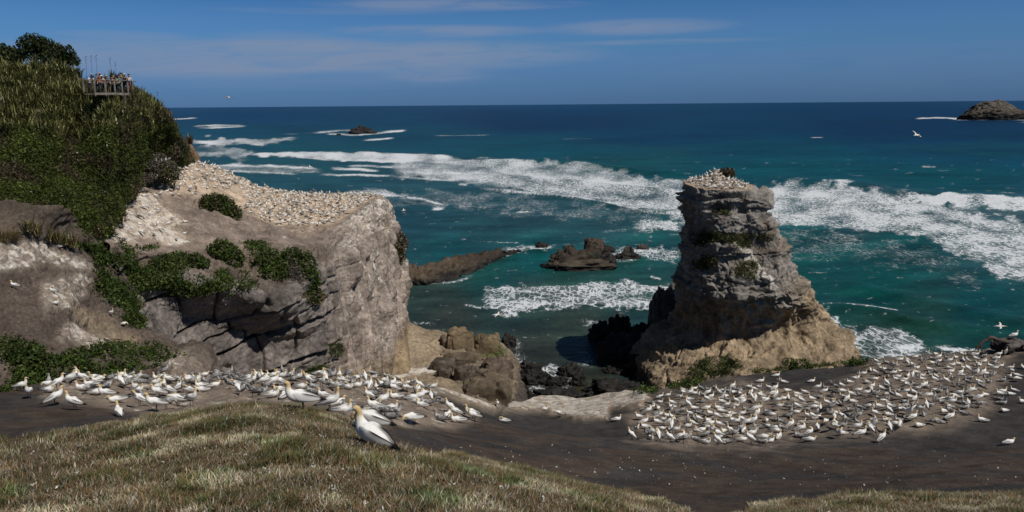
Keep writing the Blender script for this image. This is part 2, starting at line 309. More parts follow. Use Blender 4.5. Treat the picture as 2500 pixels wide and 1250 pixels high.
cliffw = ss(1.6, 2.4, VV2) * (1 - ss(4.75, 5.05, VV2)) + ss(8.2, 8.8, VV2); topw = ss(4.95, 5.3, VV2) * (1 - ss(7.9, 8.2, VV2))
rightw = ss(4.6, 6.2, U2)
sl = V[..., 2] - .17 * (V[..., 0] + 30) + .5 * fbm(V * .12, 3, 21); lay = sl / 2.3 + .28 * np.sin(sl * .9); li = np.floor(lay); lf = lay - li
prot = (h1(li, 1) - .5) * 1.0; groove = -(.9 * (1 - ss(.0, .12, lf)) + .35 * (1 - ss(0, .08, 1 - lf))) * ss(-.35, .5, fbm(V * np.array([.09, .09, .3]), 2, 27)) * (.4 + .9 * h1(li, 8))
along = V[..., 0] * .75 + V[..., 1] * .35 + .8 * fbm(V * .25, 2, 23); jt = along / (2.6 + 1.6 * h1(li, 4)) + h1(li, 2) * 7; ji = np.floor(jt); jf = jt - ji
block = (h1(ji * 13.7 + li * 3.1, 5) - .5) * .9; jg = -.45 * (1 - ss(0, .07, np.minimum(jf, 1 - jf)))
tf = np.stack([along, V[..., 1] * .8, sl], -1); w1c, w1e = worley(tf / np.array([3.2, 3.0, 1.9]), 1); w2c, w2e = worley(tf / np.array([1.1, 1.1, .7]), 2); w3c, w3e = worley(V / np.array([2.0, 2.0, 11.0]), 3); w4c, w4e = worley(V / np.array([.8, .8, 4.5]), 4)
slit = .10 + .14 * ss(-.3, .5, fbm(V * np.array([.22, .22, .1]), 3, 28)) * (.4 + h1(li, 8)); groove = -1.05 * (1 - ss(slit * .55, slit, lf)) * (.55 + .7 * ss(-.4, .3, fbm(V * .10, 2, 27)))
dfront = 1.1 * prot + groove + .8 * block + jg + (w1c - .5) * .35 * ss(0, .3, w1e) + (w2c - .5) * .26 * ss(0, .35, w2e) + .5 * fbm(V * .18, 3, 22) + .09 * fbm(V * 1.5, 3, 25)
fl = np.stack([V[..., 0] * .42, V[..., 1] * .42, V[..., 2] * .045], -1); fl2 = fl * np.array([2.3, 2.3, 2.6])
dright = 1.5 * fbm(fl, 3, 31) + 1.0 * rdg(fl2 * .8, 3, 33) - .6 + (w3c - .5) * 2.2 * ss(0, .35, w3e) - .3 * (1 - ss(0, .2, w3e)) + (w4c - .5) * .7 * ss(0, .4, w4e) + .12 * fbm(V * 1.5, 3, 37) + .2 * prot
BLK_ = 1 + .45 * (w1c - .5) * (1 - rightw) + .35 * (w3c - .5) * rightw + .22 * (w2c - .5)
soft = ss(3.9, 4.4, VV2) * (1 - rightw)                        # earth slope between rim and rock
dd = cliffw * (dfront * (1 - rightw) * (1 - .7 * soft) + dright * rightw + soft * .6 * fbm(V * .5, 4, 39))
nb = pn(np.stack([V[..., 0] * 1.1, V[..., 1] * 1.1, V[..., 2] * 0], -1), 41); mound = .22 * ss(.0, .5, nb) + .35 * fbm(V * .3, 3, 42) + .10 * fbm(V * 1.6, 3, 45)
V = V + N * dd[..., None]; V[..., 2] += topw * mound * np.clip((VV2 - 5) / .3, 0, 1)
hpx, hpy = proj(V); HG = 10 * fbm(V * .25, 4, 44)
HEADCOL = [(430, 405), (490, 385), (570, 412), (650, 450), (800, 465), (950, 474), (932, 500), (885, 530), (850, 552), (760, 560), (650, 545), (600, 520), (540, 475), (420, 480), (380, 450)]
HEADW = [(250, 590), (270, 545), (300, 480), (370, 460), (400, 500), (450, 560), (480, 595), (420, 615), (330, 610)]
wc = ss(-10, 12, sd_poly(hpx, hpy, HEADCOL) + HG) * topw; ww = ss(-16, 26, sd_poly(hpx, hpy, HEADW) + 3.2 * HG) * topw
nz = fbm(V * .5, 4, 46); base = np.broadcast_to(np.array([.168, .145, .130, .10]), V.shape[:2] + (4,))
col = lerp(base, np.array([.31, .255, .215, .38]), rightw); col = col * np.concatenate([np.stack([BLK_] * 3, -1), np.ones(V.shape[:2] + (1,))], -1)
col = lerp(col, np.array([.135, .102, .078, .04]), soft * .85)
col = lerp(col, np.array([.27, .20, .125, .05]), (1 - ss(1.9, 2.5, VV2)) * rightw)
col[..., 3] = col[..., 3] + rightw * .16 * ss(3.2, 4.9, VV2) * (VV2 < 5) + .2 * ss(.1, .6, fbm(fl * 2, 3, 47)) * rightw
tw = ss(4.9, 5.1, VV2); col = lerp(col, np.array([.215, .17, .138, .26]), tw)
col = lerp(col, np.array([.44, .34, .25, .42]), wc); col = lerp(col, np.array([.33, .26, .205, .60]), ww)
col[..., 3] += .25 * tw * ss(.0, .6, nz) * (ss(600, 700, hpx)) * (1 - wc); col[..., :3] *= (1 + .3 * nz)[..., None]
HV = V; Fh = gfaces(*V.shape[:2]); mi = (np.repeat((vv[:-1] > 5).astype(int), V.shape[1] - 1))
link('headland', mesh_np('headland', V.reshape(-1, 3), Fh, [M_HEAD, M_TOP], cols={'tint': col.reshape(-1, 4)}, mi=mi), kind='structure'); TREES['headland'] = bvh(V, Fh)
HTOP = (wc, ww, topw)

# ================================================================= BARE HILLSIDE on the left, below the hill
LS = [[(-450, 600, 46), (-250, 600, 48), (0, 594, 52), (130, 604, 57), (235, 652, 61), (290, 722, 62), (345, 792, 61), (430, 840, 58), (532, 888, 55)],
      [(-450, 700, 43), (-250, 700, 45), (0, 690, 49), (118, 690, 52), (200, 722, 55.5), (250, 772, 56.5), (312, 832, 55.5), (400, 867, 53), (500, 903, 51)],
      [(-450, 800, 40), (-250, 800, 42), (0, 790, 45), (110, 790, 47), (180, 812, 49), (232, 842, 50.5), (292, 872, 50.5), (380, 897, 49), (480, 927, 47.5)],
      [(-450, 950, 36), (-250, 960, 37), (0, 905, 41), (100, 905, 42), (172, 910, 43), (225, 915, 44), (290, 922, 45), (375, 935, 45), (470, 962, 44)]]
C = np.array([[P(*q) for q in r] for r in LS])
bk = C[0].copy(); bk[:, 1] += np.array([6, 6, 6, 5, 3, 2.5, 2.5, 2.5, 2.5]); bk[:, 2] += np.array([2, 2, 2, .5, -4, -7, -8, -7, -6]); bk[4:, 0] += 2.2
fr = C[3].copy(); fr[:, 1] -= 6; fr[:, 2] -= 7
C = np.concatenate([bk[None], C, fr[None]]); ex = C[:, -1:] + np.array([2.5, 2.0, -9]); ex2 = C[:, -1:] + np.array([5, 3, -26]); C = np.concatenate([C, ex, ex2], 1)
Vc, uu = crn(C.transpose(1, 0, 2), [20, 60, 60, 60, 50, 50, 50, 50, 30, 30]); V, vv = crn(Vc.transpose(1, 0, 2), [25, 90, 90, 90, 30]); N = gnorm(V)
if N[..., 2].mean() < 0: N = -N
rough = fbm(V * .35, 5, 51); step = np.round((V[..., 2] * .8 + fbm(V * .3, 3, 52)) * 1.2) / 1.2 - V[..., 2] * .8
V = V + N * (.55 * rough + .15 * fbm(V * 1.8, 3, 53))[..., None]; px, py = proj(V); sg = 14 * rough
w1 = ss(-14, 16, sd_poly(px, py, [(-300, 570), (0, 585), (130, 598), (245, 655), (200, 665), (120, 640), (60, 655), (0, 670), (-300, 690)]) + sg)
w2 = ss(-12, 14, sd_poly(px, py, [(90, 690), (200, 660), (230, 690), (190, 745), (110, 760)]) + sg)
w3 = ss(-12, 14, sd_poly(px, py, [(150, 720), (260, 770), (340, 830), (330, 860), (250, 850), (190, 800)]) + sg)
w4 = ss(-12, 14, sd_poly(px, py, [(140, 800), (190, 780), (260, 830), (230, 850), (150, 830)]) + sg * 1.5); w5 = ss(-12, 14, sd_poly(px, py, [(360, 860), (440, 850), (540, 885), (520, 930), (400, 920)]) + sg)
col = np.broadcast_to(np.array([.098, .076, .062, .2]), V.shape[:2] + (4,)); col = lerp(col, np.array([.20, .155, .11, .1]), w3)
col = lerp(col, np.array([.25, .205, .165, .62]), np.maximum.reduce([w1 * .85, w2 * .8, w4 * .8, w5 * .6])); col = lerp(col, np.array([.09, .07, .055, 0]), np.maximum(ss(7.9, 8.6, np.broadcast_to(uu[None], px.shape)), 1 - ss(.5, 1, np.broadcast_to(vv[:, None], px.shape))))
SV = V; Fs = gfaces(*V.shape[:2]); link('hillside', mesh_np('hillside', V.reshape(-1, 3), Fs, M_TOP, cols={'tint': col.reshape(-1, 4)}), kind='structure'); TREES['hillside'] = bvh(V, Fs)

# ================================================================= HILL with flax
HL = [[(-300, 600, 50), (-300, 450, 58), (-300, 300, 66), (-300, 190, 76)], [(0, 596, 54), (0, 450, 61), (0, 310, 68), (0, 200, 76)], [(100, 606, 58), (100, 460, 63), (110, 320, 69), (110, 200, 76)], [(200, 592, 62), (190, 470, 66), (190, 330, 71), (200, 218, 77)],
      [(258, 572, 66), (258, 480, 69), (270, 330, 70.5), (270, 229, 75.5)], [(300, 500, 76), (305, 430, 78), (320, 330, 77), (330, 238, 79)], [(332, 458, 85), (350, 400, 86), (362, 330, 86), (375, 265, 87)], [(425, 410, 97), (405, 372, 95), (398, 330, 93), (402, 292, 91)],
      [(462, 400, 104), (442, 378, 101), (428, 352, 98), (413, 324, 95)], [(484, 396, 111), (476, 374, 109), (466, 356, 108), (446, 338, 104)], [(482, 396, 120), (470, 380, 119), (458, 360, 118), (436, 345, 116)], [(430, 396, 130), (420, 380, 129), (415, 360, 128), (400, 345, 126)]]
C = np.array([[P(*q) for q in r] for r in HL]).transpose(1, 0, 2)
lo = C[0].copy(); lo[:, 2] -= 5; lo[:, 1] -= 1.0; sh_ = np.array([0, 0, 0, .5, 1.5, 2, 3, 3, 3, 3, 3, 3.])[:, None]
rad_ = lambda k: EYE + (C[3] - EYE) * (1 + k / C[3][:, 1:2])
b1 = rad_(6.) - np.concatenate([sh_, 0 * sh_, .5 + sh_ * .6], 1); b2 = rad_(30.) - np.concatenate([sh_ * 5, 0 * sh_, 16 + sh_ * 2], 1)
C = np.concatenate([lo[None], C, b1[None], b2[None]])
Vc, uu = crn(C.transpose(1, 0, 2), [50, 40, 40, 40, 40, 40, 40, 30, 30, 20, 20]); V, vv = crn(Vc.transpose(1, 0, 2), [10, 60, 60, 60, 20, 15]); N = gnorm(V)
if N[60, 100, 1] > 0: N = -N
V = V + N * (.8 * fbm(V * .2, 4, 61) + .2 * fbm(V, 3, 62))[..., None] * np.where(uu > 7, .7, 1)[None, :, None]
px, py = proj(V); nz = fbm(V * .4, 3, 63); ew = ss(7.6, 8.6, np.broadcast_to(uu[None], px.shape)) * (1 - ss(3.2, 3.8, np.broadcast_to(vv[:, None], px.shape)))
col = lerp(np.broadcast_to(np.array([.040, .046, .016, 0]), V.shape[:2] + (4,)), np.array([.11, .08, .055, 0]), ss(.1, .6, nz)); col = lerp(col, np.array([.20, .135, .08, .05]), ew)
KV = V; KU, KVv = np.broadcast_to(uu[None], px.shape), np.broadcast_to(vv[:, None], px.shape); Fk = gfaces(*V.shape[:2])
link('hill', mesh_np('hill', V.reshape(-1, 3), Fk, M_HILL, cols={'tint': col.reshape(-1, 4)}), kind='structure'); TREES['hill'] = bvh(V, Fk)

# ================================================================= ROCK SHELF between headland and sea
ES = [[(880, 770, 122), (940, 778, 120), (1000, 786, 118), (1060, 810, 118), (1120, 818, 118), (1200, 830, 117), (1242, 866, 114), (1264, 905, 111), (1274, 965, 104)], [(860, 850, 110), (940, 850, 109), (1000, 850, 110), (1060, 862, 110), (1120, 872, 110), (1190, 884, 109), (1228, 916, 106), (1258, 945, 102), (1272, 985, 97)],
      [(820, 940, 95), (900, 930, 96), (980, 930, 98), (1060, 938, 97), (1120, 950, 95), (1180, 960, 93), (1218, 978, 91), (1248, 992, 90), (1270, 1010, 88)], [(800, 1010, 80), (880, 1010, 80), (980, 1010, 81), (1060, 1015, 80), (1120, 1018, 80), (1180, 1022, 79), (1215, 1030, 78), (1240, 1040, 77), (1262, 1050, 76)]]
C = np.array([[P(*q) for q in r] for r in ES]); bk = C[0].copy(); bk[:, 1] += 2.5; bk[:, 2] -= 4.5; bk2 = bk.copy(); bk2[:, 1] += 3; bk2[:, 2] = -3; fr = C[3].copy(); fr[:, 1] -= 14; fr[:, 2] -= 3
C = np.concatenate([bk2[None], bk[None], C, fr[None]]); ex = C[:, -1:] + np.array([1.0, 0, -4.]); ex[..., 2] = np.maximum(ex[..., 2], -3.0); ex2 = C[:, -1:] + np.array([3, 0, 0.]); ex2[..., 2] = -3; C = np.concatenate([C, ex, ex2], 1)
Vc, uu = crn(C.transpose(1, 0, 2), [25, 40, 45, 45, 50, 40, 40, 30, 20, 20]); V, vv = crn(Vc.transpose(1, 0, 2), [10, 20, 80, 80, 60, 20]); N = gnorm(V)
if N[60, 100, 2] < 0: N = -N
UU = np.broadcast_to(uu[None], V.shape[:2]); VV2 = np.broadcast_to(vv[:, None], V.shape[:2]); rw = ss(3.2, 4.6, UU)
blk = np.round(fbm(V * .22, 3, 71) * 2.2) / 2.2; sl = V[..., 2] * 1.0 + .35 * V[..., 1] * .3 + .4 * fbm(V * .2, 3, 73); stp = sl - np.round(sl)
V = V + N * (.35 * fbm(V * .25, 4, 72) + rw * (.9 * blk + .3 * rdg(V * .5, 4, 74)) + .12 * fbm(V * 1.2, 3, 75) + .25 * np.abs(stp))[..., None]
nz = fbm(V * .3, 4, 76); px, py = proj(V); col = lerp(np.broadcast_to(np.array([.25, .195, .135, .03]), V.shape[:2] + (4,)), np.array([.15, .12, .088, .0]), rw * .75)
col = lerp(col, np.array([.06, .05, .042, 0]), ss(6.6, 7.6, UU + .5 * nz) * .9); col = lerp(col, np.array([.36, .32, .27, .75]), ss(-8, 6, sd_poly(px, py, [(960, 905), (1060, 893), (1070, 903), (990, 920), (930, 945)]) + 8 * nz))
col = lerp(col, np.array([.055, .075, .018, 0]), ss(.0, .3, nz + .25) * ss(-8, 8, sd_poly(px, py, [(1165, 825), (1200, 830), (1235, 860), (1220, 870), (1165, 870), (1150, 862), (1180, 850)]) + 8 * nz) * .85); col[..., :3] *= (1 + .25 * nz)[..., None]
EV = V; Fe = gfaces(*V.shape[:2]); link('rock_shelf', mesh_np('rock_shelf', V.reshape(-1, 3), Fe, M_SHELF, cols={'tint': col.reshape(-1, 4)}), kind='structure'); TREES['shelf'] = bvh(V, Fe)

# ================================================================= SEA STACK
# py, left px, right px, half depth, push of the front face
SR = [(1010, 1500, 2130, 19, 5), (965, 1518, 2105, 18.2, 5), (930, 1534, 2094, 17.4, 5), (895, 1548, 2082, 16.4, 5), (872, 1550, 2072, 15.6, 4.8), (855, 1564, 2062, 14.8, 4.4), (825, 1600, 2050, 13.8, 3.4), (800, 1636, 2038, 13.0, 1.0), (775, 1652, 2026, 12.5, -2.4), (745, 1651, 2004, 12, -2.8), (712, 1648, 1968, 11.4, .2),
      (680, 1652, 1944, 10.8, 2.0), (640, 1662, 1925, 10.2, 1.8), (605, 1670, 1912, 9.6, .6), (585, 1672, 1906, 9.2, .6), (560, 1678, 1898, 8.8, -.5), (535, 1681, 1880, 8.4, -.3), (510, 1676, 1862, 8.1, -.4), (486, 1674, 1866, 7.9, .2), (474, 1674, 1838, 7.5, .5), (463, 1674, 1822, 7.3, .5)]
nth, D0 = 760, 121.0; th = np.linspace(0, 2 * np.pi, nth, endpoint=False)
ringC = []
zf, zb, zp = P(1755, 463, D0 - 7.2)[2], P(1755, 433, D0 + 7.2)[2], P(1750, 411, D0 + 4.5)[2]; yc = D0
tilt = (zb - zf) / 14.4
for k, (py, L, Rr, b, push) in enumerate(SR):
    l, r = P(L, py, D0), P(Rr, py, D0); z = P((L + Rr) / 2, py, D0)[2]; ringC.append((l[0], r[0], z, b, push))
ringC = np.array(ringC); rc, vv = crn(ringC, [14, 14, 16, 12, 10, 14, 14, 14, 16, 18, 18, 22, 20, 14, 14, 14, 14, 14, 9, 8], lin=False)
cx, a_, z_, b_, pu = (rc[:, 0] + rc[:, 1]) / 2, (rc[:, 1] - rc[:, 0]) / 2, rc[:, 2], rc[:, 3], rc[:, 4]
e = 2 / 2.6; ct, st = np.cos(th), np.sin(th); sx_ = np.sign(ct) * np.abs(ct) ** e; sy_ = np.sign(st) * np.abs(st) ** e
front = np.clip(-st, 0, 1)
X = cx[:, None] + a_[:, None] * sx_[None]; Yv = yc + b_[:, None] * sy_[None] - pu[:, None] * (front ** .6)[None]
topw = ss(15, 20, vv)[:, None]; Zb = z_[:, None] + topw * ((Yv - yc) * tilt + (zf + 7.2 * tilt - z_[-1]) * 1.0)
V = np.stack([X, Yv, Zb + 0 * X], -1); N = np.cross(np.roll(V, -1, 1) - np.roll(V, 1, 1), np.gradient(V, axis=0)); N /= np.linalg.norm(N, axis=2, keepdims=True) + 1e-9
if (N[100, :, 0] * ct).mean() < 0: N = -N
sl = V[..., 2] - .05 * (V[..., 0] - 35) + .7 * fbm(V * .10, 3, 81); li = np.floor(sl / 1.25); lf = sl / 1.25 - li
rid = np.stack([V[..., 0] * .3, V[..., 1] * .3, V[..., 2] * .10], -1); hgt = np.broadcast_to(vv[:, None], V.shape[:2])
up = ss(4.5, 6, hgt); lm = .45 + .55 * ss(-.15, .35, fbm(V * .11, 3, 96)); led = (h1(li, 11) - .5) * 1.5 * lm + .7 * (ss(.0, .8, lf) - .5) * (h1(li, 12) > .4) * lm
dd = up * (led * ss(7, 11, hgt) * (.62 + .35 * ss(12, 16, hgt)) + 1.3 * fbm(rid * np.array([.6, .6, .5]), 3, 82) - .55 + .9 * (rdg(rid * 1.3, 2, 83) - .4) * ss(5, 9, hgt) + .9 * np.round(fbm(V * np.array([.13, .13, .2]), 2, 85) * 2.2) / 2.2 + .16 * fbm(V * .9, 3, 86)) + (1 - up) * (.9 * fbm(V * np.array([.14, .14, .25]), 4, 87) + .3 * rdg(V * .4, 3, 88) + .12 * fbm(V * 1.2, 3, 89))
s1c, s1e = worley(np.stack([V[..., 0], V[..., 1], sl], -1) / np.array([3.4, 3.4, 1.5]), 5); s2c, s2e = worley(V / np.array([1.1, 1.1, .55]), 6); s3c, s3e = worley(V / np.array([4.5, 4.5, 5.5]), 7)
dd = dd * .75 + up * ((s1c - .5) * 1.05 * ss(0, .22, s1e) - .25 * (1 - ss(0, .1, s1e))) + (s2c - .5) * (.20 + .2 * up) * ss(0, .3, s2e) + (1 - up) * ((s3c - .5) * .9 * ss(0, .2, s3e) - .3 * (1 - ss(0, .06, s3e))) + .10 * fbm(V * 1.6, 3, 98)
SB_ = 1 + .35 * (s1c - .5) * up + .2 * (s2c - .5)
dd *= 1 - .65 * ss(18.6, 20, hgt)
Vw = V + N * dd[..., None]; V = Vw
# cap
caps = []; rimr = V[-1]; pk = P(1748, 413, D0 + 4.8)
for f in np.linspace(.97, .0, 46):
    g = 1 - f; c = np.array([rimr[:, 0].mean() * (1 - g) + pk[0] * g, yc * (1 - g) + pk[1] * g, 0]); r_ = rimr.copy(); r_[:, :2] = c[:2] + (rimr[:, :2] - np.array([rimr[:, 0].mean(), yc])) * f
    plane = zf + (r_[:, 1] - (yc - 7.2)) * tilt; r_[:, 2] = (rimr[:, 2] * f + plane * (1 - f)) * (1 - g ** 1.5) + (plane + (pk[2] - (zf + (pk[1] - yc + 7.2) * tilt)) * ss(.2, 1.1, np.full(nth, g))) * g ** 1.5
    r_[:, 2] += .22 * fbm(np.stack([r_[:, 0], r_[:, 1], 0 * r_[:, 0]], 1) * .9, 3, 91) * min(1, g * 6); caps.append(r_)
nb_ = len(V); V = np.concatenate([V, np.array(caps)]); hgt = np.concatenate([hgt, np.full((len(caps), nth), 21.)]); px, py = proj(V)
SBf = np.concatenate([SB_, np.ones((len(V) - len(SB_), nth))]); lowb = 1 - ss(8.3, 9.3, hgt + 1.2 * fbm(V * .12, 3, 95) - 1.8 * ss(1860, 1960, px)); nz = fbm(V * .3, 4, 92)
col = lerp(np.broadcast_to(np.array([.215, .195, .175, .15]), V.shape[:2] + (4,)), np.array([.275, .208, .138, 0]), lowb); rt = ss(1880, 1960, px) * (1 - ss(11, 13, hgt)); col = lerp(col, np.array([.225, .178, .128, .05]), rt * .7 * (1 - lowb))
tp = ss(19.6, 20.4, hgt); col = lerp(col, np.array([.36, .275, .20, .46]), tp)
gst = ss(-14, 10, sd_poly(px, py, [(1790, 590), (1830, 600), (1870, 650), (1900, 700), (1880, 710), (1850, 680), (1800, 640)]) + 14 * nz); col[..., 3] += .45 * gst + .12 * ss(9, 15, hgt) * ss(-.1, .5, nz) * (1 - tp)
earth = ss(-.05, .45, fbm(V * .22, 3, 94)) * ss(12, 14, hgt) * (1 - ss(17, 18.5, hgt)) * .55; col = lerp(col, np.array([.21, .155, .11, .05]), earth); col = col * np.concatenate([np.stack([SBf] * 3, -1), np.ones(SBf.shape + (1,))], -1); col[..., :3] *= (1 + .28 * nz)[..., None]
wet = 1 - ss(1.0, 3.5, V[..., 2] + nz); col = lerp(col, np.array([.04, .036, .03, 0]), wet * .85)
TV = V; Ft = gfaces(len(V), nth, True)
link('sea_stack', mesh_np('sea_stack', V.reshape(-1, 3), Ft, M_STACK, cols={'tint': col.reshape(-1, 4)}), None, 'tall grey layered sea stack crowned with nesting white birds, on a tan base', 'sea stack'); TREES['stack'] = bvh(V, Ft)
# ================================================================= SEA
nr, nc = 620, 900
pyb = np.concatenate([np.linspace(1120, 300, 470), 255 + 45 * np.linspace(1, 0.0, 150)[1:] ** 1.6]); ys = np.array([(PZ(1250, y, 0)[1] if y > 256.2 else 0) for y in pyb]); ys = ys[(ys > 0) & (ys < 60000)]
ys = np.concatenate([[20, 45], ys, [80000]]); aa = np.linspace(-1.0, 1.0, nc); Y = np.repeat(ys[:, None], nc, 1); X = aa[None] * Y; Z = 0 * X
V = np.stack([X, Y, Z], -1); px, py = proj(V); hz = CY - FPX * 0 + 0
def yl(pts, x): pts = np.array(pts, float); return np.interp(x, pts[:, 0], pts[:, 1])
def field(top, bot, k, soft=4, xs=25):
    ext = 1400 if top[-1][0] >= 2500 else 0; x0, x1 = max(top[0][0], bot[0][0]), min(top[-1][0], bot[-1][0]) + ext; a, b = yl(top, px), yl(bot, px)
    wob = soft * 1.9 * WB; return k * ss(-soft, soft, py - a + wob) * ss(-soft, soft, b - py + wob) * ss(-xs, xs, px - x0) * ss(-xs, xs, x1 - px)
def line(pts, wd, k, xs=15):
    a = yl(pts, px); d = (py - a + wd * .5 * WB) / wd; d = np.where(d < 0, d * .9, d * 1.5)         # sharp front edge, long back
    return k * np.exp(-d * d) * ss(-xs, xs, px - pts[0][0]) * ss(-xs, xs, pts[-1][0] + (1400 if pts[-1][0] >= 2500 and pts[-1][1] > 400 else 0) - px)
sq = np.stack([px * .02, py * .06, 0 * px], -1); WB = fbm(sq, 6, 101, .6)
F = []
F += [line([(405, 292), (430, 291), (480, 288)], 2, .8), line([(470, 309), (520, 306), (590, 306)], 2, .8), line([(480, 313), (540, 312), (600, 308)], 2, .7), line([(500, 308), (560, 311)], 2, .6)]
F += [line([(770, 325), (800, 322), (860, 318)], 3, .8), line([(830, 329), (880, 330), (930, 324), (985, 319)], 3, .95), line([(800, 327), (860, 329)], 2.5, .8), line([(890, 342), (925, 340), (960, 338)], 2.5, .9), line([(940, 322), (990, 319)], 2, .7), line([(690, 328), (800, 323)], 1.5, .35)]
F += [field([(470, 338), (600, 341), (720, 335)], [(470, 350), (560, 357), (640, 353), (720, 340)], .75, 4), field([(470, 352), (620, 362)], [(470, 384), (640, 384)], .42, 8), line([(500, 333), (515, 332)], 3, .8, 5), field([(490, 372), (560, 370)], [(490, 378), (560, 376)], .7, 3)]
F += [field([(590, 376), (700, 372), (780, 372), (920, 374), (1000, 379), (1100, 382)], [(590, 382), (700, 385), (820, 392), (1000, 396), (1100, 398)], .88, 3), line([(900, 378), (1000, 381), (1060, 384)], 4, .8)]
F += [field([(960, 384), (1080, 383), (1170, 392), (1230, 390), (1330, 394), (1430, 403), (1500, 413), (1560, 432), (1640, 440), (1680, 446)], [(960, 432), (1060, 437), (1130, 444), (1175, 461), (1270, 472), (1400, 483), (1460, 492), (1540, 512), (1600, 524), (1680, 524)], .56, 5)]
F += [line([(1150, 398), (1200, 408), (1250, 425), (1340, 440), (1430, 447), (1520, 448), (1600, 460), (1640, 472), (1690, 476)], 8, .5), line([(1100, 436), (1200, 440), (1290, 452), (1370, 468), (1430, 477), (1560, 490)], 7, .5), line([(1175, 461), (1270, 472), (1400, 483), (1460, 491), (1540, 511), (1600, 522), (1690, 522)], 4, .6), line([(1000, 421), (1060, 424), (1180, 424)], 4, .6), line([(960, 431), (1030, 436), (1110, 441)], 4, .7), line([(1380, 432), (1440, 440), (1500, 441)], 6, .4), line([(1180, 400), (1300, 405), (1400, 412)], 8, .35)]
F += [field([(505, 403), (640, 403), (790, 410)], [(505, 412), (580, 420), (720, 424), (790, 424)], .5, 3), line([(505, 404), (640, 405), (770, 411)], 3.5, .8), line([(550, 416), (640, 421), (720, 425)], 2.5, .7), line([(810, 412), (860, 414), (925, 417)], 4, .95), line([(785, 427), (860, 428), (960, 429)], 3, .9), line([(850, 405), (900, 405), (960, 408)], 3, .7), field([(930, 400), (1100, 405)], [(930, 412), (1100, 418)], .4, 4)]
F += [field([(855, 460), (930, 462), (1010, 480)], [(855, 476), (930, 478), (1010, 486)], .5, 4), line([(990, 482), (1030, 485), (1060, 496), (1080, 500)], 3, .9), line([(850, 470), (940, 478), (1000, 479)], 3, .7), field([(930, 462), (1200, 470), (1500, 500), (1700, 540)], [(930, 500), (1200, 520), (1500, 545), (1700, 575)], .30, 14), line([(1055, 512), (1082, 509)], 4, .95, 5), line([(1120, 450), (1142, 451)], 3, .9, 5), line([(1260, 518), (1290, 518)], 2, .8, 4)]
F += [field([(1840, 468), (1880, 458), (1935, 445), (2050, 447), (2100, 458), (2120, 467), (2190, 482), (2260, 489), (2330, 500), (2400, 522), (2520, 545)], [(1840, 555), (1960, 553), (2080, 560), (2180, 566), (2250, 580), (2300, 600), (2340, 625), (2400, 648), (2440, 678), (2520, 688)], .64, 9), field([(1880, 452), (1935, 444), (2050, 446), (2130, 462), (2230, 484), (2310, 496)], [(1880, 490), (2000, 500), (2130, 505), (2230, 508), (2310, 510)], .3, 8)]
F += [field([(2180, 488), (2300, 486), (2320, 482), (2400, 486), (2520, 488)], [(2180, 497), (2300, 499), (2400, 512), (2520, 516)], .95, 3), line([(1900, 540), (2050, 520), (2250, 530), (2400, 570), (2520, 600)], 12, .25), line([(2000, 508), (2200, 540), (2350, 560), (2520, 590)], 10, .22), field([(1850, 553), (2100, 565), (2260, 600), (2400, 680)], [(1850, 640), (2100, 640), (2260, 660), (2400, 720)], .27, 18), line([(2400, 650), (2440, 675), (2520, 688)], 6, .35)]
F += [field([(1550, 546), (1600, 538), (1700, 528)], [(1470, 568), (1560, 572), (1620, 562), (1700, 548)], .55, 6), line([(1470, 567), (1530, 560), (1580, 552)], 5, .35)]
F += [line([(1235, 611), (1290, 606), (1345, 604)], 6, .7), field([(1230, 600), (1350, 598)], [(1230, 614), (1350, 610)], .45, 5), line([(1150, 660), (1190, 645), (1230, 628), (1260, 618)], 4, .55), line([(1040, 694), (1110, 688), (1150, 676)], 4, .6), field([(1470, 612), (1560, 605), (1660, 605)], [(1470, 640), (1560, 630), (1660, 640)], .55, 7), line([(1330, 630), (1325, 655), (1390, 660)], 3, .3), line([(1440, 650), (1500, 640), (1560, 632)], 4, .4), line([(1160, 590), (1270, 593)], 2, .4), line([(1340, 600), (1480, 590)], 3, .25)]
F += [field([(1180, 704), (1240, 700), (1300, 697), (1450, 686), (1550, 690), (1680, 694)], [(1140, 746), (1250, 770), (1320, 752), (1450, 746), (1540, 757), (1620, 742), (1680, 735)], .60, 7), line([(1135, 746), (1160, 750), (1175, 752)], 3, .95, 6), line([(1180, 751), (1212, 752)], 2.5, .8, 5), line([(1225, 758), (1245, 762), (1264, 771)], 4, 1.0, 6), line([(1330, 755), (1352, 757)], 3.5, .95, 5), line([(1588, 676), (1616, 682)], 3, .95, 5), line([(1270, 740), (1320, 748), (1400, 730)], 5, .3), line([(1600, 700), (1650, 705)], 4, .4)]
F += [line([(2010, 744), (2070, 748), (2120, 755), (2190, 760)], 4, .85), field([(2005, 762), (2040, 770), (2060, 800), (2120, 800), (2190, 800), (2260, 835)], [(2005, 780), (2040, 900), (2060, 900), (2120, 900), (2190, 900), (2260, 900)], .60, 8), line([(2280, 847), (2330, 856), (2390, 860)], 4, .8), field([(2200, 845), (2400, 850)], [(2200, 900), (2400, 900)], .35, 6), line([(2100, 850), (2180, 845), (2240, 850)], 6, .3)]
F += [field([(1285, 905), (1350, 890), (1400, 900)], [(1285, 960), (1350, 975), (1400, 970)], .50, 8), field([(1240, 815), (1270, 830), (1290, 870)], [(1240, 850), (1270, 900), (1290, 900)], .42, 6), field([(1405, 870), (1470, 870)], [(1405, 895), (1470, 895)], .42, 8), line([(1270, 885), (1310, 888)], 3, .45), field([(1420, 775), (1480, 770)], [(1420, 800), (1480, 790)], .36, 6), line([(1000, 784), (1060, 788)], 3, .4)]
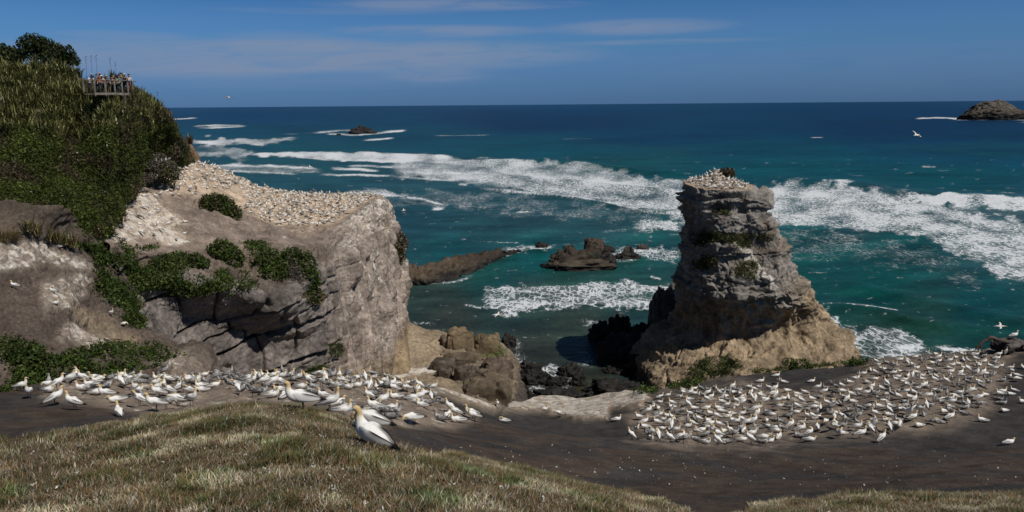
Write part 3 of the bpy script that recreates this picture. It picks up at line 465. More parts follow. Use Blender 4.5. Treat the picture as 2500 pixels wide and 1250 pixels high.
F += [line([(2240, 290), (2290, 288), (2350, 290)], 2.5, 1.0), line([(2330, 292), (2420, 292), (2520, 293)], 2, .7), line([(2380, 295), (2410, 295)], 1.2, .6), line([(2490, 299), (2520, 299)], 1.5, .8), line([(1980, 336), (2010, 336)], 1.2, .7, 5), line([(2250, 408), (2285, 408)], 1.8, .7, 5), line([(1060, 332), (1200, 330)], 1.5, .45), line([(1370, 339), (1450, 340)], 1.2, .4), line([(2440, 472), (2480, 476)], 3, .5)]
foam = np.minimum(np.maximum.reduce(F) + .35 * np.minimum(sum(F) - np.maximum.reduce(F), .6), 1.0)
foam *= np.clip(.95 + .55 * fbm(np.stack([px * .012, py * .045, 0 * px], -1), 4, 113), .35, 1.25); foam = np.minimum(foam, 1)
capn = ss(.46, .62, pn(np.stack([px * .035, py * .16, 0 * px], -1), 111)) * ss(300, 420, py) * (1 - ss(820, 900, py)) * .30; foam = np.maximum(foam, capn)
# water colour: control points in view, carried onto the plane
def lin(c): c = np.array(c) / 255.; return np.where(c < .04045, c / 12.92, ((c + .055) / 1.055) ** 2.4)
WC = [((400, 268), (16, 54, 88)), ((1250, 258), (14, 52, 88)), ((2500, 250), (16, 50, 84)), ((1250, 275), (2, 38, 74)), ((2200, 272), (2, 38, 74)), ((600, 280), (4, 44, 80)), ((1300, 300), (2, 34, 70)), ((2200, 310), (0, 34, 68)), ((500, 320), (12, 62, 80)), ((1000, 325), (6, 60, 78)), ((1600, 330), (2, 48, 78)), ((2300, 340), (0, 44, 74)),
      ((700, 360), (18, 66, 76)), ((1300, 360), (6, 64, 76)), ((1900, 370), (2, 60, 76)), ((2400, 380), (2, 54, 74)), ((1500, 400), (16, 64, 66)), ((1900, 410), (4, 62, 68)), ((2300, 430), (4, 60, 66)), ((700, 400), (26, 64, 70)), ((750, 440), (30, 62, 70)), ((1050, 460), (36, 64, 72)), ((1300, 510), (44, 66, 74)),
      ((1020, 540), (28, 58, 68)), ((1200, 560), (32, 62, 68)), ((1500, 540), (40, 66, 72)), ((1100, 620), (16, 64, 70)), ((1300, 630), (12, 72, 74)), ((1580, 600), (26, 70, 70)), ((1200, 680), (26, 64, 66)), ((1060, 720), (48, 58, 58)), ((1100, 770), (52, 52, 48)), ((1300, 720), (46, 58, 54)), ((1400, 800), (50, 54, 48)), ((1300, 860), (48, 44, 38)), ((1400, 950), (44, 38, 30)), ((1600, 720), (36, 60, 58)),
      ((2000, 600), (14, 66, 66)), ((2200, 600), (14, 62, 62)), ((2150, 700), (10, 60, 58)), ((2400, 750), (10, 54, 58)), ((2250, 780), (30, 58, 52)), ((2150, 850), (40, 54, 48)), ((2450, 830), (20, 54, 52)), ((2450, 560), (60, 80, 88)), ((2100, 520), (60, 76, 84)), ((1900, 660), (14, 64, 62)), ((-500, 300), (10, 50, 76)), ((3000, 300), (0, 40, 74)), ((1600, 860), (24, 40, 50)), ((1300, 1050), (40, 36, 30)), ((2300, 1000), (40, 52, 46))]
cp = np.array([c[0] for c in WC], float); cv = np.array([lin(c[1]) for c in WC]); wy = 1.0 + 2.2 * ss(480, 300, cp[:, 1])
num = np.zeros(px.shape + (3,)); den = np.zeros(px.shape)
ysc = 1.0 + 3.0 * (1 - ss(300, 520, py)); xsc = .45 + .25 * ss(450, 700, py)
for k in range(len(cp)):
    d2 = ((px - cp[k, 0]) * xsc) ** 2 + ((py - cp[k, 1]) * ysc) ** 2 + 250; wt = 1 / d2 ** 1.6; num += wt[..., None] * cv[k]; den += wt
wcol = num / den[..., None]
st = fbm(np.stack([px * .0035, py * .05, 0 * px], -1), 4, 103); wcol *= (1 + .30 * st * ss(258, 300, py))[..., None]; wcol *= (1 + .16 * ss(320, 420, py))[..., None]; wcol *= np.array([.85, 1.12, 1.0]) * (1 - .18 * (1 - ss(300, 460, py)))[..., None]
sw2 = fbm(np.stack([px * .003 - py * .004, py * .028 + px * .006, 0 * px], -1), 3, 117); wcol *= (1 + .42 * sw2 * ss(440, 560, py))[..., None]
gb = ss(.15, .6, fbm(np.stack([px * .004, py * .035, 0 * px], -1), 3, 105)) * ss(310, 350, py) * (1 - ss(460, 560, py)); wcol = lerp(wcol, np.array([.006, .058, .055]), gb * .4)
# swell: gentle ridges, steeper breakers
sw = fbm(np.stack([X * .012 + Y * .01, Y * .06 + X * .008, 0 * X], -1), 3, 107); near = 1 - ss(500, 1500, Y)
br = np.zeros(X.shape)
for ln, h, wd in [([(2150, 478), (2300, 488), (2420, 496), (2520, 505)], 1.3, 9), ([(1900, 440), (2100, 452), (2180, 470), (2330, 478), (2520, 484)], 1.0, 9), ([(1150, 396), (1330, 394), (1430, 402), (1560, 420), (1690, 430)], 1.2, 5), ([(600, 377), (900, 376), (1100, 384)], .8, 5), ([(1175, 461), (1400, 484), (1540, 512), (1690, 524)], .5, 4), ([(2010, 748), (2120, 757), (2250, 790), (2420, 810)], .5, 11), ([(2050, 690), (2500, 790)], .35, 12), ([(1180, 430), (1400, 445), (1690, 475)], .8, 6)]:
    a = yl(ln, px); d = (py - a) / wd; br += 1.6 * h * np.exp(-d * d) * ss(-40, 60, px - ln[0][0]) * ss(-60, 60, ln[-1][0] - px)
V[..., 2] = (.28 * sw * near + br + .10 * foam * near * fbm(V * .5, 2, 109)) * (Y > 60)
m, t = newmat('sea_water'); p = t.pos(); c, _a = t.attr('tint'); fc, _b = t.attr('foam'); f = t.n('ShaderNodeSeparateColor', {0: fc}).outputs[0]
pv = t.vec(p, (.95, .42, 1)); n1 = t.noise(pv, .16, 7, .68, 1.2); n2 = t.noise(pv, .8, 5, .62, .8); n3 = t.noise(t.vec(p, (.035, .11, 1)), 1.0, 4, .6)
lac = t.n('ShaderNodeTexVoronoi', {'Vector': t.n('ShaderNodeVectorMath', {0: pv, 1: t.n('ShaderNodeVectorMath', {0: t.n('ShaderNodeTexNoise', {'Vector': pv, 'Scale': .35, 'Detail': 4.0}).outputs[1], 1: (5, 5, 5)}, operation='MULTIPLY').outputs[0]}, operation='ADD').outputs[0], 'Scale': .68}, feature='DISTANCE_TO_EDGE').outputs[0]
lace = t.ramp(lac, 0, .22, 1, 0)
fn = t.math('ADD', t.math('ADD', t.math('MULTIPLY', n1, .42), t.math('MULTIPLY', n2, .30)), t.math('MULTIPLY', lace, .30))
ff = t.ramp(t.math('SUBTRACT', t.math('ADD', fn, t.math('MULTIPLY', f, .72)), .86), -.15, .27)
ff = t.math('MULTIPLY', ff, t.ramp(f, .02, .2)); thin = t.math('MULTIPLY', t.ramp(f, .15, 1), .34); ff = t.math('MAXIMUM', ff, thin)
wv = t.n('ShaderNodeVectorMath', {0: c, 'Scale': t.ramp(t.math('ADD', t.math('MULTIPLY', n3, .6), t.math('MULTIPLY', n2, .4)), .25, .75, .58, 1.42)}, operation='SCALE').outputs[0]
bh = t.math('ADD', t.math('MULTIPLY', t.noise(t.vec(p, (.28, .75, 1)), 1.0, 6, .62), 1.0), t.math('MULTIPLY', n2, .3))
t.out(t.mix(ff, wv, (.68, .71, .74)), t.math('ADD', .32, t.math('MULTIPLY', ff, .6)), t.math('ADD', bh, t.math('MULTIPLY', ff, .4)), .7, .8, .04)
fo = np.stack([foam] * 3, -1)
Fq = gfaces(*V.shape[:2]); link('sea', mesh_np('sea', V.reshape(-1, 3), Fq, m, cols={'tint': wcol.reshape(-1, 3), 'foam': fo.reshape(-1, 3)}), kind='structure')
# ================================================================= ROCKS: reef, sea rocks, boulders, islands, driftwood
M_WET = terrain_mat('wet_rock', 1.0, .4, 2.5, 1.0, .35, rough=.6); M_DRY = terrain_mat('boulder_rock', 1.0, .4, 2.2, .7, .12, crack=.12)
M_ISLE = terrain_mat('island_rock', .06, .02, .12, .8, 2.0, streak=.0)
def blob(c, s, rz=0, seed=1, boxy=3.0, amp=.18, freq=1.2, nu=84, nv=54, step=.0, c1=(.15, .12, .09), c2=None, g=0.0, wk=1.0, rg=.16):
    """a rounded, blocky, noise-worn stone; c = centre of its foot, s = half sizes (x, y) and height"""
    u = np.linspace(0, 2 * np.pi, nu, endpoint=False); v = np.linspace(-np.pi / 2, np.pi / 2, nv); e = 2 / boxy; pw = lambda x: np.sign(x) * np.abs(x) ** e
    cu, su = pw(np.cos(u)), pw(np.sin(u)); cv_, sv = np.abs(np.cos(v)) ** e, pw(np.sin(v))
    L = np.stack([cv_[:, None] * cu[None], cv_[:, None] * su[None], sv[:, None] + 0 * cu[None]], -1); sc = np.array(s) * np.array([1, 1, 1.0])
    q = L * freq + seed * 13.7; wc_, we_ = worley(L * freq * 1.5 + seed * 3.3, seed % 20); d = 1 + wk * .22 * (wc_ - .5) * ss(0, .2, we_) - wk * .05 * (1 - ss(0, .1, we_)) + amp * fbm(q, 4, seed % 50) + amp * .7 * np.round(fbm(q * .8 + 3, 2, seed % 40) * 3) / 3 + rg * (rdg(q * 1.7, 4, seed % 30) - .5)
    W = L * d[..., None] * sc; 
    if step: W[..., 2] += step * (np.round(W[..., 2] / step) - W[..., 2] / step) * .6
    W[..., 2] = np.where(W[..., 2] < 0, W[..., 2] * .6, W[..., 2])
    ca, sa = math.cos(rz), math.sin(rz); W = np.stack([W[..., 0] * ca - W[..., 1] * sa, W[..., 0] * sa + W[..., 1] * ca, W[..., 2]], -1)
    nz = fbm(q * 1.4, 3, 5); col = np.empty(W.shape[:2] + (4,)); col[..., :3] = np.array(c1) * (1 + .3 * nz)[..., None]; col[..., 3] = g
    if c2 is not None: f = ss(.25, .7, W[..., 2] / sc[2] + .35 * nz); col = lerp(col, np.array([*c2, g]), f)
    return W.reshape(-1, 3), gfaces(nv, nu, True), col.reshape(-1, 4), np.array(c, float)
def stone(name, args, mat, label, cat, group=None):
    """args: one dict, or several dicts for one stone made of joined lumps"""
    Vs, Fs, Cs, off, org = [], [], [], 0, None
    for a in (args if isinstance(args, list) else [args]):
        W, F_, c_, c0 = blob(**a); org = c0 if org is None else org
        Vs.append(W + (c0 - org)); Fs.append(F_ + off); Cs.append(c_); off += len(W)
    o = link(name, mesh_np(name, np.concatenate(Vs), np.concatenate(Fs), mat, cols={'tint': np.concatenate(Cs)}), None, label, cat, group); o.location = Vector(org); return o
def sea_args(x0, x1, yt, yb, dep=.8, z0=0.0, **k):
    """lump standing in water: spans x0..x1, its near waterline at yb, its top at yt"""
    n = PZ((x0 + x1) / 2, yb, z0); hw = (x1 - x0) / 2 * n[1] / FPX; hd = hw * dep; c = n + np.array([n[0] / n[1] * hd, hd, 0]); top = P((x0 + x1) / 2, yt, c[1])[2]
    c[2] = z0 - .2; return dict(c=c, s=(hw, hd, max(.4, top - z0 + .2)), **k)
DK, BR = (.026, .023, .020), (.085, .062, .042)
# reef running out from the foot of the headland
cx_ = [975, 1010, 1060, 1110, 1150, 1190, 1230, 1266]; nearp = [704, 700, 693, 683, 667, 650, 631, 616]; topp = [658, 652, 643, 626, 617, 617, 611, 612]; hh = [3, 3, 3.2, 3.4, 3.0, 2.2, 1.6, .5]
rows = []
for x, a, b, h_ in zip(cx_, nearp, topp, hh):
    n, f = PZ(x, a, 0), PZ(x, b, h_); n2 = n + (f - n) * .12; n2[2] = h_ * .5; m1 = n + (f - n) * .5; m1[2] = h_ * .85; fb = f + np.array([0, 2, 0.]); fb[2] = -2; n0 = n.copy(); n0[2] = -1.5
    rows.append([n0, n2, m1, f, fb])
n, f = PZ(1285, 609, 0), PZ(1285, 608, 0); rows.append([n - np.array([0, 0, 2]), n - np.array([0, 0, 1.5]), n - np.array([0, 0, 1.5]), f - np.array([0, 0, 1.5]), f - np.array([0, 0, 2])])
Vc, uu = crn(np.array(rows), [22, 26, 26, 26, 26, 26, 24, 12]); V, vv = crn(Vc.transpose(1, 0, 2), [18, 26, 26, 14]); N = gnorm(V)
if N[..., 2].mean() < 0: N = -N
nz = fbm(V * .3, 4, 121); V = V + N * (1.1 * nz + .7 * np.round(fbm(V * .2, 2, 122) * 2) / 2 + .4 * rdg(V * .45, 3, 123) - .2)[..., None]
col = lerp(np.broadcast_to(np.array([*DK, 0]), V.shape[:2] + (4,)), np.array([*BR, 0]), ss(.9, 2.2, V[..., 2] + .8 * nz) * (1 - .55 * ss(2.6, 4.4, np.broadcast_to(uu[:, None].T, V.shape[:2]))))
link('reef', mesh_np('reef', V.reshape(-1, 3), gfaces(*V.shape[:2]), M_WET, cols={'tint': col.reshape(-1, 4)}), None, 'long brown rocky reef running out into the sea from the headland cliff', 'reef')
K = dict(boxy=2.8, amp=.20, rg=.24)
stone('sea_rock', [sea_args(1328, 1500, 634, 663, .45, seed=3, c1=DK, c2=(.07, .056, .04), **K), sea_args(1345, 1452, 612, 653, .6, seed=4, c1=DK, c2=(.046, .036, .027), **K), sea_args(1372, 1414, 604, 640, .6, seed=8, c1=DK, c2=(.046, .036, .027), **K), sea_args(1440, 1505, 618, 650, .6, seed=6, c1=DK, **K)], M_WET, 'largest dark rock in the sea left of the stack, brown on top', 'rock', 'rocks in the water')
stone('sea_rock', [sea_args(1426, 1476, 582, 620, .7, seed=11, c1=(.06, .045, .035), c2=(.075, .053, .038), boxy=4.5, amp=.14), sea_args(1465, 1502, 602, 620, .7, seed=12, c1=DK, **K)], M_WET, 'square-topped reddish brown rock behind the largest sea rock', 'rock', 'rocks in the water')
stone('sea_rock', [sea_args(1500, 1562, 618, 633, .5, seed=13, c1=DK, **K), sea_args(1522, 1548, 602, 628, .8, seed=14, c1=DK, c2=(.06, .05, .04), **K)], M_WET, 'low dark rock with a knob, washed by foam beside the largest sea rock', 'rock', 'rocks in the water')
stone('sea_rock', sea_args(1554, 1583, 596, 611, .7, seed=15, c1=DK, c2=(.06, .05, .042), **K), M_WET, 'small black rock in foam nearest the sea stack, out to the right', 'rock', 'rocks in the water')
stone('sea_rock', sea_args(1308, 1336, 593, 607, .7, seed=16, c1=DK, **K), M_WET, 'small dark rock just off the tip of the reef', 'rock', 'rocks in the water')
stone('far_rock', [sea_args(852, 912, 312, 327, .6, seed=18, c1=(.035, .03, .03), boxy=2.4, amp=.3), sea_args(866, 900, 309, 325, .7, seed=19, c1=(.04, .035, .033), boxy=2.2, amp=.3)], M_ISLE, 'jagged black rock far out in the surf with foam around it', 'rock')
stone('far_rock', sea_args(822, 832, 326, 330, .7, seed=22, c1=(.035, .03, .03)), M_ISLE, 'tiny dark rock left of the jagged far rock in surf', 'rock')
stone('island', [sea_args(2343, 2516, 264, 293, .6, seed=24, c1=(.020, .020, .020), c2=(.085, .070, .056), g=.22, boxy=2.0, amp=.06, nu=200, nv=110, freq=3.2, wk=.2), sea_args(2358, 2486, 248, 292, .8, seed=27, c1=(.02, .02, .02), c2=(.10, .088, .072), g=.36, boxy=2.0, amp=.06, nu=160, nv=90, freq=3, wk=.2)], M_ISLE, 'dark domed rocky island on the horizon at right', 'island')
# boulders lying on the shelf
def on_args(x0, x1, yt, yb, trees, dep=.8, sink=.25, **k):
    h_ = cast((x0 + x1) / 2, yb - 3, trees); n = np.array(h_[0]); hw = (x1 - x0) / 2 * n[1] / FPX; hd = hw * dep; c = n + np.array([n[0] / n[1] * hd, hd, 0]); hgt = (yb - yt) / FPX * n[1] * 1.02
    c[2] = n[2] - sink * hgt; return dict(c=c, s=(hw, hd, hgt * (1 + sink) * .8), **k)
TS = [TREES['shelf']]; BD = (.088, .070, .056); K = dict(boxy=4.6, amp=.07, wk=1.25, rg=.03, freq=.95)
for i, (b, col_, lab) in enumerate([((1054, 1112, 876, 906), BD, 'dark rounded boulder at the left end of the pile below the cliff'), ((1066, 1106, 898, 926), BD, 'lowest left boulder of the pile, resting on the pale shelf'), ((1106, 1158, 893, 932), (.10, .08, .064), 'wedge-shaped boulder in the middle of the pile'),
        ((1078, 1166, 868, 898), (.12, .092, .066), 'wide tan slab lying behind the dark boulders of the pile'), ((1176, 1252, 880, 916), (.11, .083, .062), 'large smooth brown boulder on the right of the pile'), ((1140, 1172, 893, 918), BD, 'small dark boulder wedged between the wedge and smooth boulders'), ((1166, 1196, 902, 922), (.12, .092, .068), 'small brown boulder under the smooth one'),
        ((1130, 1250, 920, 982), (.122, .095, .067), 'big tan cracked block at the front of the pile, nearest the ledge'), ((1072, 1128, 818, 852), (.105, .083, .064), 'flat brown boulder behind the pile, leaning on the pale slope'), ((1088, 1158, 803, 856), (.165, .124, .078), 'pointed tan rock at the sea edge of the shelf'), ((1158, 1222, 812, 862), (.15, .115, .068), 'tan rock with green weed at the right sea edge of the shelf')]):
    stone('boulder', on_args(*b, TS, .75, seed=140 + i * 3, c1=col_, rz=.3 * math.sin(i * 5), **K), M_DRY, lab, 'boulder', 'boulders on the rock shelf')
rs = random.Random(5)
SMALL = []
for k in range(16):
    x, y = rs.uniform(1070, 1240), rs.uniform(850, 895); w_ = rs.uniform(7, 14); SMALL.append(on_args(x, x + w_, y - w_ * .6, y, TS, .8, seed=200 + k, c1=(.17, .13, .09), nu=24, nv=16))
for k, a in enumerate(SMALL): stone('small_stone', a, M_DRY, 'small brown stone among the boulders on the shelf', 'stone', 'small stones on the shelf')
# wet rocks at the water's edge, and the ones in the shadow of the stack
for i, (b, lab, cat) in enumerate([((1263, 1322, 888, 918), 'black wet rock against the end of the shelf', 'w'), ((1268, 1342, 908, 942), 'broad black wet rock in front of the shelf end', 'w'), ((1336, 1384, 922, 946), 'black wet rock awash left of the channel', 'w'), ((1262, 1300, 945, 985), 'dark wet rock low behind the white ledge', 'w'), ((1360, 1424, 894, 922), 'flat dark rock awash in the middle of the channel', 'w'),
        ((1393, 1434, 918, 944), 'small dark rock in the middle of the channel', 'w'), ((1424, 1566, 934, 975), 'long weed-covered black rock below the foot of the stack', 'w'), ((1476, 1542, 896, 916), 'flat black rock near the foot of the stack', 'w'), ((1300, 1420, 952, 985), 'flat brown rock just behind the white ledge', 'w'), ((1222, 1262, 822, 850), 'dark rock at the far corner of the shelf', 'w'),
        ((1437, 1506, 790, 832), 'black rock in the stack shadow, leftmost of the shaded group', 's'), ((1488, 1540, 776, 832), 'tall black rock in the stack shadow, in the middle of the group', 's'), ((1534, 1604, 792, 850), 'black rock in the stack shadow, next to the tall dark buttress', 's'), ((1455, 1600, 826, 893), 'broad black rock in the stack shadow, nearest to the viewer', 's'), ((1540, 1640, 850, 920), 'black rock tucked against the shaded foot of the stack', 's')]):
    stone('wet_rock' if cat == 'w' else 'shaded_rock', sea_args(*b, .7, seed=240 + i * 2, c1=(.022, .02, .018) if cat == 'w' else (.035, .03, .026), amp=.28, boxy=2.8, freq=1.8), M_WET, lab, 'rock', 'wet rocks in the channel' if cat == 'w' else 'rocks in the shadow of the stack')
stone('rock_buttress', sea_args(1580, 1668, 700, 850, .9, seed=291, c1=(.10, .088, .075), amp=.2, boxy=2.8), M_WET, 'tall dark rock buttress leaning on the shaded left side of the stack', 'rock')
# right edge: dark rock with white top and a driftwood branch
TG = [TREES['ground']]
hb = P(2488, 852, 60); ROCKR = stone('dark_rock', [dict(c=hb + np.array([0, 1, -.3]), s=(1.25, 1.0, .8), seed=301, c1=(.035, .03, .03), c2=(.12, .105, .095), g=.35, boxy=2.6, amp=.2), dict(c=hb + np.array([1.2, .5, -.3]), s=(1.2, 1.0, .72), seed=305, c1=(.035, .03, .03), g=.1, boxy=2.6, amp=.2)], M_WET, 'dark rock with whitewashed top at the right edge, a gannet standing on it', 'rock')
def tube(pts, rad, nseg=8, sub=6):
    C = cr(np.array(pts, float), len(pts) * sub); r_ = cr(np.array(rad, float)[:, None], len(C))[:, 0]; T = np.gradient(C, axis=0); T /= np.linalg.norm(T, axis=1)[:, None] + 1e-9
    b0 = np.cross(T, np.array([.31, .17, .93])); b0 /= np.linalg.norm(b0, axis=1)[:, None] + 1e-9; n0 = np.cross(b0, T); a = np.linspace(0, 2 * np.pi, nseg, endpoint=False)
    W = C[:, None] + r_[:, None, None] * (np.cos(a)[None, :, None] * b0[:, None] + np.sin(a)[None, :, None] * n0[:, None]); return W.reshape(-1, 3), gfaces(len(C), nseg, True)
def join(parts):
    Vs, Fs, off = [], [], 0
    for v, f in parts: Vs.append(v); Fs.append(f + off); off += len(v)
    return np.concatenate(Vs), np.concatenate(Fs)
M_DRIFT = plain('driftwood', (.085, .066, .052), .9, .35, 6, bump=.6)
pp = lambda x, y, d=60.5: P(x, y, d)
M_ = link('driftwood', mesh_np('driftwood', *join([tube([pp(2462, 836), pp(2440, 831), pp(2420, 824), pp(2410, 829), pp(2396, 838), pp(2388, 852)], [.16, .13, .15, .11, .10, .05]), tube([pp(2424, 826), pp(2432, 838), pp(2436, 842)], [.08, .06, .03]), tube([pp(2411, 829), pp(2402, 832), pp(2386, 846), pp(2380, 856)], [.08, .07, .06, .03]), tube([pp(2397, 838), pp(2395, 850), pp(2401, 862)], [.07, .06, .03])]), M_DRIFT), None, 'gnarled grey driftwood branch reaching left from the dark rock', 'driftwood')
# ================================================================= VEGETATION
M_LEAF = attrmat('leaves', rough=.6, var=.35, sc=2.0, spec=.25, trans=.25); M_FLAX = attrmat('flax_leaves', rough=.42, var=.3, sc=1.0, spec=.5, trans=.2); M_BARK = plain('bark', (.06, .048, .038), .9, .3, 5, bump=.5); M_BLADE = attrmat('grass_blades', rough=.6, var=.2, sc=1.0, spec=.25, trans=.3)
def quads(C, size, cols, aspect=1.7, up=0.0, rng=RNG):
    """one small pointed leaf (rhombus) at each centre, turned at random"""
    n = len(C); a = rng.normal(size=(n, 3)); a[:, 2] += up; a /= np.linalg.norm(a, axis=1)[:, None]; b = np.cross(a, rng.normal(size=(n, 3))); b /= np.linalg.norm(b, axis=1)[:, None]
    s = np.broadcast_to(np.asarray(size, float), n)[:, None]; V = np.stack([C - a * s * aspect * .5, C + b * s * .42, C + a * s * aspect * .5, C - b * s * .42], 1).reshape(-1, 3)
    return V, np.arange(4 * n).reshape(-1, 4), np.repeat(cols, 4, 0)
def leafcol(n, c1, c2, rng=RNG, j=.25): return lerp(np.broadcast_to(np.array(c1), (n, 3)), np.array(c2), rng.random(n) ** 1.3) * (1 + j * rng.normal(size=(n, 1))).clip(.4, 1.8)
def lumps(L, per, shell=.45, rng=RNG):
    """points through ellipsoid lumps, thicker near their skin, with gaps"""
    out = []
    for (c, r) in L:
        r = np.array(r); n = int(2.6 * per * (r.prod() ** (2 / 3))); d = rng.normal(size=(n, 3)); d /= np.linalg.norm(d, axis=1)[:, None]; k = 1 - shell * rng.random(n) ** 1.6
        q = d * k[:, None]; w_ = 1 + .22 * fbm(d * 2.2 + c, 3, 7); keep = fbm(d * 3.1 + np.array(c) * 2, 2, 9) > -.6
        out.append((np.array(c) + q * w_[:, None] * r)[keep])
    return np.concatenate(out)
SHC = {'green': ((.030, .052, .010), (.085, .115, .024)), 'olive': ((.038, .044, .014), (.105, .105, .038)), 'brown': ((.06, .045, .03), (.13, .10, .07)), 'grey': ((.085, .070, .056), (.17, .145, .12)), 'dark': ((.020, .032, .010), (.055, .075, .02)), 'bright': ((.026, .048, .008), (.075, .105, .02)), 'straw': ((.10, .08, .03), (.22, .17, .08))}
def shrub(L, kind, label, name='shrub', per=240, size=.15, org=None, cat='shrub', group=None, mixk=None, flowers=0):
    C = lumps(L, per); n = len(C); cl = leafcol(n, *SHC[kind])
    if mixk: f = ss(-.1, .3, fbm(C * .7, 3, 12)); cl = cl * (1 - f[:, None]) + leafcol(n, *SHC[mixk]) * f[:, None]
    if flowers: k = RNG.random(n) < flowers; cl[k] = (.42, .42, .37)
    org = np.array(L[0][0], float) - np.array([0, 0, L[0][1][2]]) if org is None else org
    root = bpy.data.objects.new(name, None); COL.objects.link(root); root.location = Vector(org); root['label'] = label; root['category'] = cat
    if group: root['group'] = group
    V, F_, c_ = quads(C - org, size * (1 + .4 * RNG.normal(size=n)).clip(.5, 2), cl, up=.3); link('foliage', mesh_np('foliage', V, F_, M_LEAF, False, {'tint': c_}), root)
    st = [tube([np.array([0, 0, -.3]), (np.array(c) - org) * .5 + np.array([0, 0, .1]), np.array(c) - org + np.array(r) * [.2, 0, .4]], [.08, .06, .02], 6, 4) for c, r in L]
    link('stem', mesh_np('stem', *join(st), M_BARK), root); return root
def bx(x0, x1, y0, y1, d, dep=.8, f=.5):
    """ellipsoid filling a picture box at depth d -> (centre, radii)"""
    c = P((x0 + x1) / 2, (y0 + y1) / 2, d); return (c, ((x1 - x0) / 2 * d / FPX, (x1 - x0) / 2 * d / FPX * dep, (y1 - y0) / 2 * d / FPX))
TH, THd, TSl = TREES['hill'], TREES['headland'], TREES['hillside']
def dep(x, y, *tr):
    h_ = cast(x, y, tr or TREES.values()); return h_[0].y if h_ else 80
shrub([bx(487, 560, 470, 530, 89), bx(515, 592, 492, 556, 88.5), bx(500, 575, 478, 545, 88.5)], 'olive', 'large rounded bush alone among the gannets on the plateau', per=420, mixk='green')
shrub([bx(508, 575, 584, 640, 75.5), bx(530, 597, 600, 666, 75)], 'green', 'round bright green bush at the left of the plateau rim', per=420)
shrub([bx(612, 690, 602, 672, 76.5), bx(630, 705, 640, 700, 75.5), bx(650, 715, 630, 690, 76.5)], 'green', 'dense green shrub hanging over the cliff, left half of the big thicket', per=360)
shrub([bx(680, 742, 602, 660, 79), bx(715, 775, 612, 690, 78.5), bx(735, 785, 650, 720, 77.5)], 'green', 'dense green shrub at the right of the big thicket on the rim', per=360)
shrub([bx(690, 745, 650, 705, 76.2), bx(705, 735, 630, 690, 76.6)], 'grey', 'dry grey twiggy bush in the middle of the thicket', per=330, size=.10)
shrub([bx(640, 690, 680, 720, 74.5), bx(665, 720, 690, 725, 74.8)], 'brown', 'brown dying bush below the thicket, over the dark cliff', per=330, size=.10)
shrub([bx(715, 765, 700, 752, 76.5), bx(740, 792, 700, 745, 77.5)], 'green', 'drooping green shrub at the lower right end of the thicket', per=360, mixk='straw')
shrub([bx(456, 500, 616, 658, 71.5), bx(480, 515, 625, 655, 72)], 'bright', 'small bright green shrub left of the round rim bush', per=330)
shrub([bx(350, 420, 385, 440, 88.5), bx(375, 442, 392, 450, 89.5), bx(360, 410, 372, 410, 89.5)], 'olive', 'grey-green bush speckled with pale flowers at the foot of the hill', per=380, flowers=.10, mixk='grey')
shrub([bx(318, 352, 430, 470, 84), bx(335, 380, 422, 450, 85)], 'grey', 'leafless grey brush on the edge of the hill above the white nests', per=330, size=.10)
shrub([bx(412, 450, 330, 365, 97), bx(425, 462, 345, 385, 98), bx(415, 445, 355, 395, 97)], 'dark', 'dark green bush on the last corner of the hill', per=330, mixk='brown')
shrub([bx(398, 440, 345, 390, 94.5)], 'brown', 'brown dry bush beside the dark green corner bush', per=300)
shrub([bx(946, 997, 562, 622, 113), bx(950, 992, 600, 650, 112)], 'olive', 'olive bush clinging to the far right edge of the headland cliff', per=300, size=.16, mixk='brown')
shrub([bx(1754, 1794, 408, 436, 125), bx(1766, 1792, 412, 430, 124.5)], 'brown', 'low brown bush on the very top of the sea stack', per=300, size=.16, mixk='olive')
shrub([bx(230, 300, 572, 612, 66.5), bx(260, 320, 590, 640, 65.5)], 'brown', 'low brown brush between the hill and the white nests', per=260, size=.12, mixk='green')
shrub([bx(1908, 1950, 872, 900, 65.5), bx(1930, 1982, 874, 902, 65.5)], 'green', 'dark green bush on the brink just in front of the sea stack', per=420, size=.10)
# ---- patches nobody could count leaf by leaf
def scatter(poly, n, trees, rng):
    p_ = np.array(poly, float); lo, hi = p_.min(0), p_.max(0); out = []
    q = lo + rng.random((n * 3, 2)) * (hi - lo); q = q[poly_in(q[:, 0], q[:, 1], poly)][:n]
    for x, y in q:
        h_ = cast(x, y, trees)
        if h_: out.append((*h_[0], *h_[1]))
    return np.array(out)
def cover(polys, trees, dens, label, name='ground_cover', kind='bright', hgt=.25, size=.10, per=14, spread=.35, cat='plants', gate=-.25):
    Vs = []
    for poly in polys:
        p_ = np.array(poly, float); ar = abs(np.sum(p_[:, 0] * np.roll(p_[:, 1], -1) - p_[:, 1] * np.roll(p_[:, 0], -1))) / 2; s_ = scatter(poly, int(ar * dens), trees, RNG)
        if len(s_): Vs.append(s_)
    s_ = np.concatenate(Vs); s_ = s_[fbm(s_[:, :3] * .55, 3, 15) > gate]; n = len(s_); c = np.repeat(s_[:, :3], per, 0) + RNG.normal(size=(n * per, 3)) * spread * np.array([1, 1, .35]) + np.repeat(s_[:, 3:6], per, 0) * (RNG.random((n * per, 1)) * hgt)
    cl = leafcol(len(c), *SHC[kind]) * (1 + .45 * fbm(c * .8, 2, 16))[:, None].clip(.4, 1.7); V, F_, c_ = quads(c, size * (1 + .4 * RNG.normal(size=len(c))).clip(.5, 2), cl, up=.5)
    return link(name, mesh_np(name, V, F_, M_LEAF, False, {'tint': c_}), None, label, cat, kind='stuff')
